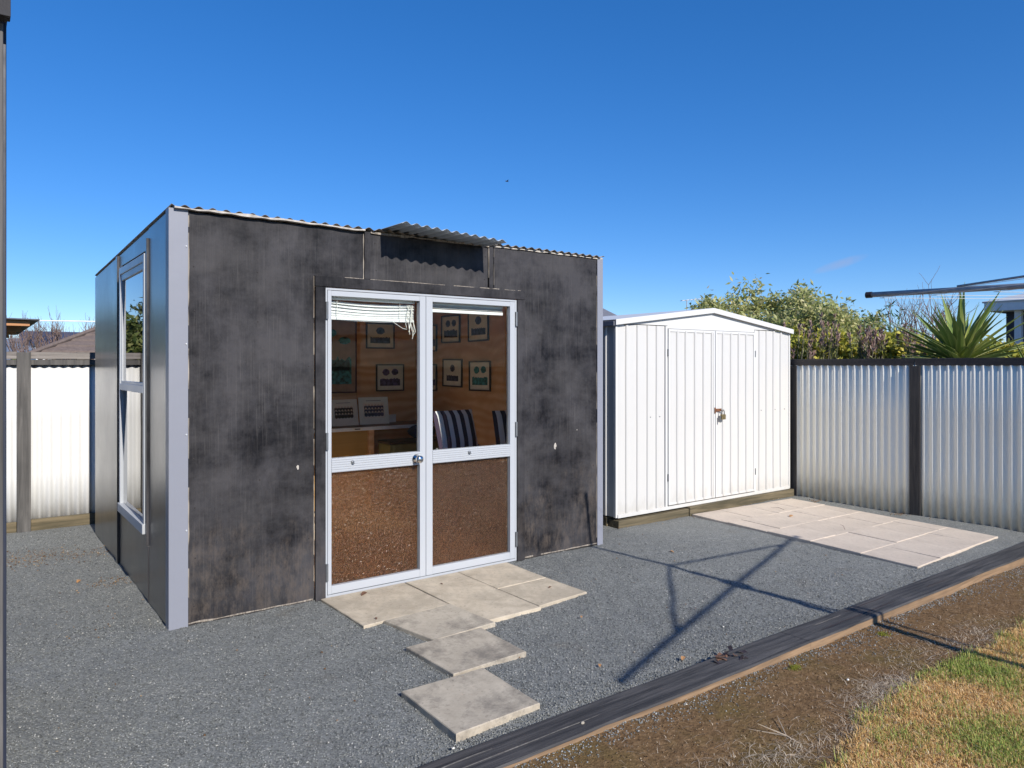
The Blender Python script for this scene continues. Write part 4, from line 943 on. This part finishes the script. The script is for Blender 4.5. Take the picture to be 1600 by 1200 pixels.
dleaf('orange leaf on gravel left of the studio corner', -0.30, 1.35, 0.006, 0.024, 1.0, 'orangeleaf')
pile = thing('bark_pile', 'pile of dark bark flakes lying on the long sleeper', 'bark', (2.12, -2.22, 0.052))
for i in range(16):
    a = random.uniform(0, 6.28); x, y = 2.12+random.gauss(0, 0.055), -2.215+random.gauss(0, 0.028); ln = random.uniform(0.008, 0.030); z_ = 0.053+random.uniform(0.001, 0.010)
    MB().grid(lambda u, w: (x+ln*(u-0.5)*2*math.cos(a)-ln*0.35*w*math.sin(a), y+ln*(u-0.5)*2*math.sin(a)+ln*0.35*w*math.cos(a), z_+0.006*math.sin(3*u+i)*(1+0.5*w)), np.linspace(0, 1, 6), (-1, 0, 1)).build('flake', 'deadleaf' if i % 3 == 0 else 'pframe', pile, solid=0.0015)
def twig(label, pts, r_=0.0022, mat='twig'):
    o = MB().tube(pts, [r_]*(len(pts)-1)+[r_*0.4], 5).build('twig', mat); return tag(o, label, 'twig', 'twigs on the ground')
twig('short pale stick on bare soil', [(1.98, -2.72, -0.012), (2.02, -2.70, -0.008), (2.08, -2.69, -0.010)], 0.0028, 'cord')
twig('thin bent twig on the far part of the patio', [(5.72, -0.18, 0.034), (5.75, -0.10, 0.040), (5.70, -0.04, 0.036)])
twig('tiny upright twig on the nearer part of the patio', [(5.36, -1.02, 0.032), (5.37, -1.00, 0.060), (5.35, -0.98, 0.075)])
br = thing('dead_branch', 'branched dead twig at the ragged edge of the dry grass', 'twig', (1.62, -2.86, -0.03))
b0 = Vector((1.72, -2.93, -0.01)); b1 = Vector((1.70, -2.80, 0.02)); b2 = Vector((1.62, -2.64, 0.012))
for q in ([b0, b1, b2], [b1, b1+Vector((0.09, 0.10, 0.015))], [b0, b0+Vector((-0.12, 0.05, 0.02)), b0+Vector((-0.24, 0.12, 0.01))], [b1, b1+Vector((-0.06, 0.09, 0.03))], [b0, b0+Vector((0.10, 0.06, 0.03))]):
    MB().tube(q, [0.0028]*(len(q)-1)+[0.001], 5).build('stem', 'hay', br)
for (x, y, s_, lab) in ((3.55, -2.55, 0.005, 'small white pebble on the soil by the clothesline shadow'), (2.42, -2.66, 0.008, 'white pebble on open brown soil'), (1.07, -2.29, 0.010, 'pale flat stone on the near end of the long sleeper'), (2.55, -1.85, 0.006, 'white pebble on gravel beside the long sleeper'), (0.60, -2.06, 0.007, 'white pebble on gravel beside the nearest stepping slab')):
    z = 0.055 if lab.startswith('pale') else (0.003 if y > -2.17 else sz(x, y)+0.004)
    m_ = MB().grid(lambda a, b: (s_*math.cos(a)*math.cos(b)*(1+0.15*math.sin(2*a)), s_*0.8*math.sin(a)*math.cos(b), s_*0.55*math.sin(b)), np.linspace(0, 2*math.pi, 11), np.linspace(-1.5, 1.5, 7))
    o = m_.build('pebble', M['slab_dark'] if lab.startswith('pale') else M['cord'], smooth=True); o.location = (x, y, z); tag(o, lab, 'pebble', 'loose pebbles')

# ------------------------------------------------------------------ plants
def leafmesh(name, sites, size, ratio, mat, parent, droop=0.0, fold=0.25):
    """sites: (position, direction) arrays; each leaf a folded four-point blade"""
    p = np.array([s_[0] for s_ in sites]); d = np.array([s_[1] for s_ in sites], dtype=float); n = len(p)
    d[:,2] -= droop; d /= np.linalg.norm(d, axis=1)[:,None]+1e-9
    up = rng.normal(0, 1, (n,3)); s_ = np.cross(d, up); s_ /= np.linalg.norm(s_, axis=1)[:,None]+1e-9; nn = np.cross(s_, d)
    L = rng.uniform(size[0], size[1], n)[:,None]; w = L*ratio
    off = np.array(root_loc(parent)); p = p - off
    v = np.zeros((n,6,3)); v[:,0] = p; v[:,1] = p+d*L*0.4+s_*w+nn*w*fold; v[:,2] = p+d*L*0.45; v[:,3] = p+d*L*0.4-s_*w+nn*w*fold; v[:,4] = p+d*L*0.98-nn*L*0.06; v[:,5] = v[:,4]
    base = (np.arange(n)*6)[:,None]; tri = np.concatenate([base+np.array([[0,1,2]]), base+np.array([[0,2,3]]), base+np.array([[1,4,2]]), base+np.array([[2,4,3]])], 1).ravel()
    o = fast_mesh(name, v.reshape(-1,3), tri, 3, mat); o.parent = parent; return o
def rdir(): 
    v = Vector(rng.normal(0, 1, 3)); return v.normalized()
def grow(m_, p, d, L, r_, depth, sites, spread, kids, up=0.15, minr=0.004, shrink=0.72):
    """recursive limbs; collects twig tips for the leaves"""
    pts = [p]; q = p.copy(); dd = d.copy(); k = 4
    for i in range(k):
        dd = (dd + rdir()*0.22 + Vector((0,0,up*0.4))).normalized(); q = q + dd*L/k; pts.append(q.copy())
    m_.tube(pts, [r_*(1-0.12*i) for i in range(k+1)], 6 if depth > 1 else 4, False)
    if depth == 0:
        sites += [(pts[i], dd) for i in range(1, k+1)]; return
    for _ in range(kids):
        t_ = random.randint(2, k); nd = (dd + rdir()*spread + Vector((0,0,up))).normalized()
        grow(m_, pts[t_], nd, L*shrink*random.uniform(0.8, 1.2), max(minr, r_*0.58), depth-1, sites, spread, kids, up, minr, shrink)
def tree(name, label, cat, base, h0, L, r_, depth, kids, spread, leafmat, size, ratio, per, scatter, droop, group=None, up=0.15, lean=(0,0,1), stems=1, shrink=0.72, bark='bark', foliage='crown'):
    t_ = thing(name, label, cat, base, group); m_ = MB(); sites = []
    for s_ in range(stems):
        b = Vector(base) + (Vector((rng.normal(0, 0.1), rng.normal(0, 0.1), 0)) if stems > 1 else Vector())
        ld = (Vector(lean) + (rdir()*0.35 if stems > 1 else Vector())).normalized()
        top = b + ld*h0; m_.tube([b, b.lerp(top, 0.5)+rdir()*0.03*h0, top], [r_*1.3, r_*1.1, r_], 8, False)
        for _ in range(kids+1):
            grow(m_, b.lerp(top, random.uniform(0.75, 1.0)), (ld + rdir()*spread).normalized(), L, r_*0.7, depth, sites, spread, kids, up, shrink=shrink)
    m_.build('trunk', bark, t_, smooth=True)
    if per:
        ls = []
        for (p, d) in sites:
            for _ in range(per): ls.append((np.array(p)+rng.normal(0, scatter, 3), np.array((d*0.6+rdir()).normalized())))
        leafmesh(foliage, ls, size, ratio, leafmat, t_, droop)
    return t_, sites
M['gum'] = mat_leaf('grey_green_leaves', [(0, (0.20, 0.24, 0.075)), (0.5, (0.44, 0.46, 0.17)), (0.85, (0.60, 0.57, 0.27)), (1, (0.68, 0.58, 0.30))], 0.45, 0.4)
M['yellowleaf'] = mat_leaf('yellow_green_leaves', [(0, (0.16, 0.18, 0.03)), (0.5, (0.38, 0.38, 0.05)), (1, (0.62, 0.52, 0.09))], 0.5, 0.3)
M['greenleaf'] = mat_leaf('mid_green_leaves', [(0, (0.055, 0.085, 0.022)), (0.6, (0.14, 0.18, 0.05)), (1, (0.28, 0.27, 0.09))], 0.5, 0.25)
M['purpleleaf'] = mat_leaf('purple_bracts', [(0, (0.17, 0.10, 0.09)), (0.6, (0.36, 0.235, 0.20)), (1, (0.55, 0.42, 0.34))], 0.6, 0.2)
M['oldleaf'] = mat_leaf('dark_olive_leaves', [(0, (0.07, 0.085, 0.03)), (0.6, (0.18, 0.195, 0.07)), (1, (0.36, 0.34, 0.14))], 0.5, 0.2)
M['bamboo'] = mat_leaf('blue_green_leaves', [(0, (0.05, 0.11, 0.06)), (1, (0.17, 0.26, 0.13))], 0.5, 0.25)
random.seed(21)
tree('loquat_tree'.replace('loquat', 'leafy'), 'grey-green tree with drooping narrow leaves behind the white shed', 'tree', (11.50, 3.70, -0.1), 1.55, 0.92, 0.055, 3, 4, 1.0, 'gum', (0.085, 0.15), 0.16, 18, 0.085, 0.55, up=0.04)
tree('leafy_tree', 'small rounded grey-green tree just right of the roof aerial', 'tree', (10.40, 4.50, -0.1), 1.80, 0.56, 0.04, 2, 4, 0.6, 'gum', (0.085, 0.15), 0.16, 24, 0.08, 0.55, up=0.08)
def protea(label, base, top, n, rad):
    t_ = thing('purple_tipped_shrub', label, 'shrub', base, 'purple-tipped shrubs behind the fence'); m_ = MB(); old = []; new = []
    for _ in range(n):
        a = rng.uniform(0, 2*math.pi); e = rad*math.sqrt(rng.random()); h = (top-base[2])*rng.uniform(0.72, 1.0)
        tip = Vector((base[0]+e*math.cos(a), base[1]+e*math.sin(a), base[2]+h)); b = Vector(base)+Vector((0.3*e*math.cos(a), 0.3*e*math.sin(a), 0))
        m_.tube([b, b.lerp(tip, 0.5)+rdir()*0.05, tip], [0.008, 0.006, 0.004], 5, False); d = (tip-b).normalized()
        for i in range(70):
            k = 1-0.62*rng.random(); pos = np.array(b.lerp(tip, k)); dr_ = np.array((d*1.1+rdir()*0.75).normalized())
            (new if k > 0.90 else old).append((pos, dr_))
        for i in range(9): new.append((np.array(tip), np.array((d*1.5+rdir()*0.6).normalized())))
    m_.build('stems', 'bark', t_, smooth=True); tag(leafmesh('leaves', old, (0.05, 0.085), 0.13, 'oldleaf', t_), kind='stuff'); tag(leafmesh('bracts', new, (0.05, 0.09), 0.13, 'purpleleaf', t_), kind='stuff')
for i, (x, y, tp, n, rd, lab) in enumerate(((8.20, 1.22, 2.02, 20, 0.20, 'purple-tipped shrub showing just above the white shed eave'), (8.55, 1.02, 2.16, 30, 0.22, 'tallest purple-tipped shrub, second from the white shed'), (8.78, 0.62, 1.98, 26, 0.18, 'purple-tipped shrub in the middle of the row behind the fence'), (9.05, 0.55, 2.0, 28, 0.18, 'purple-tipped shrub left of the leafy bamboo shoot'), (9.35, 0.30, 2.02, 40, 0.20, 'broad purple-tipped shrub below the bamboo shoot'), (9.0, 0.05, 1.84, 22, 0.16, 'low dark purple-tipped shrub nearest the spiky yucca'))):
    protea(lab, (x, y, 0.6), tp, int(n*0.62), rd)
for (x, y, z, L, lab, mt) in ((9.3, 1.45, 0.98, 0.36, 'yellow-green bush between tree and purple shrubs', 'yellowleaf'), (9.15, 0.98, 0.98, 0.34, 'bright yellow bush behind the purple shrubs', 'yellowleaf'), (9.45, 0.62, 0.95, 0.34, 'yellow bush under the bamboo shoot', 'yellowleaf'), (9.25, 0.0, 0.86, 0.32, 'low yellow-green bush left of the yucca', 'yellowleaf'), (10.7, 2.6, 1.15, 0.46, 'green bush rising under the big tree', 'gum'), (10.6, 1.75, 1.15, 0.42, 'pale green bush right of the big tree', 'gum'), (9.2, -0.42, 0.80, 0.30, 'low bush half hidden behind the yucca', 'yellowleaf'), (9.4, 2.3, 0.95, 0.40, 'green bush close behind the white shed corner', 'greenleaf')):
    tree('leafy_bush', lab, 'shrub', (x, y, 0.0), z+0.45, L*1.05, 0.025, 2, 4, 0.9, mt, (0.05, 0.095), 0.28, 11, 0.05, 0.1, 'bushes behind the right fence', up=0.1, stems=2, foliage='foliage')
bs = thing('bamboo_shoot', 'slender blue-green leafy shoot standing above the purple shrubs', 'plant', (10.0, 1.05, 0.2)); m_ = MB(); ls = []
for k in range(5):
    b = Vector((10.0+0.05*k, 1.05-0.04*k, 0.2)); tip = Vector((9.90+0.09*k, 1.20-0.09*k, 2.42-0.07*abs(k-3)))
    m_.tube([b, b.lerp(tip, 0.6), tip], [0.008, 0.006, 0.003], 5, False)
    for i in range(46): q = 1-0.32*rng.random(); ls.append((np.array(b.lerp(tip, q)), np.array((rdir()+Vector((0,0,0.15))).normalized())))
m_.build('stems', 'bark', bs); leafmesh('leaves', ls, (0.07, 0.14), 0.10, 'bamboo', bs)
# bare winter shrubs
for (base, h, L, lab, n) in (((13.7, 2.0, 0), 1.6, 0.70, 'bare twiggy winter shrub behind the yucca', 3), ((14.6, 1.95, 0), 1.5, 0.65, 'bare twiggy winter tree left of the dark house', 3)):
    tree('bare_shrub', lab, 'shrub', base, h, L, 0.03, 3, 3, 0.7, None, None, None, 0, 0, 0, 'bare winter shrubs', up=0.15, stems=2, bark='twig')
random.seed(5)
for (base, h, L, lab) in (((1.3, 19.6, 0), 1.6, 0.62, 'reddish bare shrub above the dark roof, left background'), ((0.8, 20.2, 0), 1.6, 0.6, 'reddish bare shrub nearest the timber lean-to'), ((1.9, 19.2, 0), 1.6, 0.6, 'reddish bare shrub next to the brown tiled roof')):
    tree('bare_shrub', lab, 'shrub', base, h, L, 0.03, 3, 3, 0.55, None, None, None, 0, 0, 0, 'bare winter shrubs', up=0.3, stems=3, bark='twig')
# tree that the studio window mirrors
random.seed(9)
tree('leafy_tree', 'bushy green tree behind the white fence, mirrored in the studio window', 'tree', (-1.42, 8.3, 0), 1.1, 0.50, 0.06, 3, 4, 0.8, 'greenleaf', (0.08, 0.15), 0.25, 8, 0.08, 0.2, up=0.1)
tree('leafy_tree', 'taller green tree further behind the white fence, mirrored in the window', 'tree', (-2.1, 10.5, 0), 1.4, 0.62, 0.06, 3, 3, 0.7, 'oldleaf', (0.08, 0.15), 0.25, 5, 0.08, 0.2, up=0.15)

# yucca: every sword leaf is an object of its own
t = NT('yucca_leaf'); sep = t.n('SeparateXYZ'); t.link(t.tc.outputs['Object'], sep.inputs[0])
cc = t.mix(t.ramp(t.math('ABSOLUTE', t.math('MULTIPLY', sep.outputs[1], 26.0)), [(0.45, 0.0), (0.9, 1.0)]), (0.14, 0.21, 0.045), (0.42, 0.43, 0.14))
cc = t.mix(t.math('MULTIPLY', t.objrand(), 0.5), cc, (0.30, 0.32, 0.09)); t.done(cc, 0.42); M['yucca'] = t.m
def sword(L, w, bend):
    m_ = MB(); rows = []; n = 7
    for i in range(n):
        s_ = i/(n-1); x = L*s_*(1-0.03*bend*s_); z = -bend*L*0.10*s_*s_
        hw = w*(0.65+0.6*math.sin(math.pi*min(1, s_*1.1+0.08)))*(1-s_**2.2)+0.0005
        rows.append([(x, -hw, z+hw*0.45), (x, 0, z), (x, hw, z+hw*0.45)])
    flat = [p for r_ in rows for p in r_]
    m_.add(flat, [(i*3+k, i*3+k+1, (i+1)*3+k+1, (i+1)*3+k) for i in range(n-1) for k in range(2)])
    me_o = m_.build('leaf', 'yucca', smooth=False, solid=0.0025); return me_o
proto = [sword(0.90, 0.040, 0.4), sword(0.82, 0.039, 1.0), sword(0.74, 0.038, 0.2), sword(0.62, 0.036, 1.6)]
def yucca(label, base, z0, n, sc, spread):
    y_ = thing('yucca_plant', label, 'yucca', base, 'spiky yuccas behind the fence')
    MB().tube([(base[0], base[1], base[2]), (base[0]+0.02, base[1], z0*0.6), (base[0], base[1], z0+0.10)], [0.09, 0.075, 0.06], 10).build('trunk', 'bark', y_)
    for i in range(n):
        az = i*2.399963; el = R(90) - spread*math.sqrt((i+0.5)/n)
        s_ = proto[i % 4]; o = s_.copy(); col.objects.link(o); o.parent = y_
        d = Vector((math.cos(az)*math.cos(el), math.sin(az)*math.cos(el), math.sin(el)))
        o.location = Vector((base[0], base[1], z0)) + d*0.045 + Vector((0, 0, 0.12*(1-i/n))) - Vector(base)
        k = sc*random.uniform(0.85, 1.08)
        o.rotation_euler = (random.uniform(-0.15, 0.15), -el + random.uniform(-0.10, 0.10), az + random.uniform(-0.25, 0.25)); o.scale = (k, k*random.uniform(0.9, 1.25), k)
yucca('large spiky yucca rising above the right fence', (8.30, -0.78, 0), 1.44, 130, 1.0, R(90))
yucca('small yucca at the right frame edge below the white verandah post', (8.62, -1.36, 0), 1.28, 40, 0.55, R(100))
for p in proto: bpy.data.objects.remove(p)

# ------------------------------------------------------------------ neighbours' houses
M['navycl'] = plain('navy_cladding', (0.022, 0.03, 0.062), 0.45); M['whitep'] = plain('white_house_paint', (0.66, 0.67, 0.70), 0.5, 0, 0.06); M['paleroof'] = mat_painted_steel('pale_metal_roof', (0.50, 0.53, 0.57), 0.4)
nh = thing('neighbour_house', 'dark navy house with white verandah post and pale metal roof', 'house', (17.5, -1.0, 0))
for k in range(19):
    z = 0.15*k; MB().prism([(1.66, z), (-5.5, z), (-5.5, z+0.148), (1.66, z+0.148)][::-1], 'x', 16.55, 16.60).build('weatherboard', 'navycl', nh)
for k in range(19):
    z = 0.15*k; B('weatherboard', 'navycl', nh, (16.605, 22.0, 1.62, 1.66, z, z+0.148), bevel=0)
B('verandah_post', 'whitep', nh, (16.05, 16.17, 1.22, 1.34, 0.0, 2.60)); B('verandah_post', 'whitep', nh, (16.15, 16.27, -2.2, -2.08, 0.0, 2.60))
B('fascia', 'whitep', nh, (15.90, 16.0, -5.8, 1.83, 2.60, 2.78)); B('fascia', 'whitep', nh, (16.0, 22.3, 1.75, 1.83, 2.60, 2.778))
MB().add([(15.88,1.86,2.785),(22.3,1.86,2.785),(20.0,-1.9,3.75),(18.6,-1.9,3.75)], [(0,1,2,3)]).build('roof_slope', 'paleroof', nh, solid=0.03)
MB().add([(15.88,1.86,2.785),(18.6,-1.9,3.75),(15.88,-5.8,2.785)], [(0,1,2)]).build('roof_slope', 'paleroof', nh, solid=0.03)
B('soffit', 'whitep', nh, (16.0, 16.54, -5.7, 1.74, 2.61, 2.63), bevel=0)
M['tile'] = plain('brown_roof_tile', (0.15, 0.115, 0.10), 0.8, 0, 0.2, 12); M['brick'] = plain('tan_brick', (0.30, 0.21, 0.15), 0.9)
bh = thing('neighbour_house', 'brown tiled hip-roofed house behind the white fence', 'house', (4.0, 15.5, 0))
B('wall', 'brick', bh, (0.5, 8.0, 13.9, 19.0, 0, 1.62), bevel=0)
apx, apy, apz = 3.2, 15.6, 3.05
for k in range(11):      # courses of tiles climbing the near slope
    t0, t1 = k/11, (k+1)/11
    def e(t_): return (0.02+(apx-0.02)*t_, 13.3+(apy-13.3)*t_, 1.64+(apz-1.64)*t_)
    a, b = e(t0), e(t1); MB().add([(a[0], a[1]-0.02, a[2]+0.035), (8.4-(8.4-5.6)*t0, a[1]-0.02, a[2]+0.035), (8.4-(8.4-5.6)*t1, b[1], b[2]+0.01), (b[0], b[1], b[2]+0.01), (a[0], a[1]-0.02, a[2]-0.01), (8.4-(8.4-5.6)*t0, a[1]-0.02, a[2]-0.01)], [(0,1,2,3), (4,5,1,0)]).build('tile_course', 'tile', bh)
MB().add([(0.02,13.3,1.64),(apx,apy,apz),(0.02,18.6,1.64)], [(0,1,2)]).build('roof_slope', 'tile', bh, solid=0.04)
MB().tube([(0.0,13.27,1.68),(apx,apy,apz+0.06)], 0.045, 8).build('hip_cap', 'tile', bh)
sh = thing('neighbour_house', 'dark-roofed house with white gutter in the left background', 'house', (2.5, 26.0, 0))
B('wall', 'whitep', sh, (0.9, 6.5, 23.6, 28.0, 0, 2.02), bevel=0); B('gutter', 'whitep', sh, (0.75, 6.6, 23.1, 23.22, 2.03, 2.12))
MB().add([(0.45,23.0,2.14),(6.8,23.0,2.14),(6.8,26.5,2.66),(0.6,26.5,2.66)], [(0,1,2,3)]).build('roof', plain('blue_black_roof', (0.05, 0.055, 0.085), 0.5), sh, solid=0.08)
B('window', 'picglass' if False else M['navy'], sh, (1.4, 2.4, 23.56, 23.598, 1.1, 1.9)); B('downpipe', 'whitep', sh, (1.0, 1.08, 23.3, 23.38, 0, 2.05))
M['cedar'] = mat_wood('orange_cedar', (0.36, 0.15, 0.055), (0.55, 0.27, 0.11), 0.6, 'x', 3)
cp = thing('timber_lean_to', 'timber lean-to roof with orange beams at the far left', 'lean-to', (-0.4, 10.6, 0))
# its roof plane falls towards the fence
cpx = -0.03
for i, (y, z0, z1, ex) in enumerate(((9.84, 2.135, 2.25, -0.08), (10.35, 2.06, 2.17, -0.16), (10.85, 2.02, 2.12, -0.22), (11.35, 1.98, 2.07, -0.30))):
    B('beam', 'cedar', cp, (-0.75, ex, y, y+0.05, z0, z1))
MB().add([(-0.80,9.74,2.250),(0.05,9.74,2.240),(-0.16,11.7,2.06),(-0.80,11.7,2.07)], [(0,1,2,3)]).build('roof', M['navy'], cp, solid=0.02)
B('post', 'cedar', cp, (-0.74, -0.66, 9.90, 9.98, 0, 2.13)); B('post', 'cedar', cp, (-0.74, -0.66, 11.41, 11.49, 0, 1.98))
cb = MB().tube([(0.04, 9.76, 2.225), (1.2, 9.55, 2.235), (3.0, 9.3, 2.28), (7.0, 9.0, 2.40)], 0.011, 6).build('overhead_cable', 'blind'); tag(cb, 'white overhead cable running from the timber lean-to', 'cable')
mh = thing('neighbour_house', 'grey-roofed house peeping over the left eave of the white shed', 'house', (13.0, 13.0, 0))
B('wall', plain('brown_gable', (0.16, 0.10, 0.05), 0.8), mh, (9.5, 14.9, 10.9, 14.5, 0, 2.55), bevel=0)
MB().add([(9.2,10.4,2.52),(15.0,10.4,2.52),(15.0,12.3,3.30),(9.2,12.3,3.30)], [(0,1,2,3)]).build('roof_slope', plain('grey_roof', (0.17, 0.17, 0.19), 0.6), mh, solid=0.05)
MB().add([(9.2,14.2,2.52),(15.0,14.2,2.52),(15.0,12.3,3.30),(9.2,12.3,3.30)], [(0,1,2,3)]).build('roof_slope', plain('grey_roof_rear', (0.17, 0.17, 0.19), 0.6), mh, solid=0.05)
MB().prism([(10.7,2.45),(13.9,2.45),(12.3,3.22)], 'x', 14.85, 14.9).build('gable', mh and plain('brown_gable_board', (0.20, 0.13, 0.05), 0.8), mh)
B('wing', 'whitep', mh, (14.92, 19.0, 10.9, 13.0, 0, 2.35), bevel=0); MB().add([(14.95,10.5,2.38),(19.3,10.5,2.38),(19.3,12.0,2.85),(14.95,12.0,2.85)], [(0,1,2,3)]).build('wing_roof', plain('grey_wing_roof', (0.17, 0.17, 0.19), 0.6), mh, solid=0.05)
an = thing('roof_aerial', 'small television aerial above the white shed roof', 'aerial', (17.98, 11.34, 2.6))
MB().tube([(17.98, 11.34, 2.55), (17.98, 11.34, 3.62)], 0.016, 6).build('mast', 'galpole', an)
MB().tube([(17.85, 11.45, 3.60), (18.35, 11.05, 3.66)], 0.014, 6).build('boom', 'whitep', an)
for k in range(6):
    c = Vector((17.85, 11.45, 3.60)).lerp(Vector((18.35, 11.05, 3.66)), k/5); MB().tube([c+Vector((0.06,0.10,0)), c-Vector((0.06,0.10,0))], 0.010, 5).build('element', 'whitep', an)

# far hills
m_ = MB(); xs = np.linspace(-0.6, 2.4, 60); 
m_.grid(lambda a, w: ((700+150*w)*math.sin(a)*1.0, (700+150*w)*math.cos(a), (-2 + w*(24+14*nz(a*6, 0, 0, 1)+8*nz(a*17, 0, 0, 1)))), xs, (0, 0.5, 1.0))
hl = m_.build('hills', plain('far_hillside', (0.16, 0.19, 0.24), 0.95, 0, 0.15, 0.02), smooth=True); tag(hl, kind='structure')

# a bird high over the roof
bd = thing('bird', 'tiny dark bird flying in the open blue sky', 'bird', (10.9, 11.63, 6.50)); bd.scale = (0.55, 0.55, 0.55)
m_ = MB().lathe([(0.002, -0.09), (0.014, -0.07), (0.024, -0.02), (0.026, 0.02), (0.018, 0.06), (0.006, 0.12), (0.001, 0.14)], (0, 0, 0), 'x', 8); m_.build('body', 'pframe', bd, smooth=True, local=True)
for s_ in (-1, 1):
    MB().add([(-0.03, 0.01*s_, 0.01), (0.04, 0.01*s_, 0.01), (0.05, 0.09*s_, 0.05), (0.03, 0.16*s_, 0.035), (0.0, 0.09*s_, 0.055)], [(0,1,2,4), (2,3,4)]).build('wing', 'pframe', bd, solid=0.004, local=True)
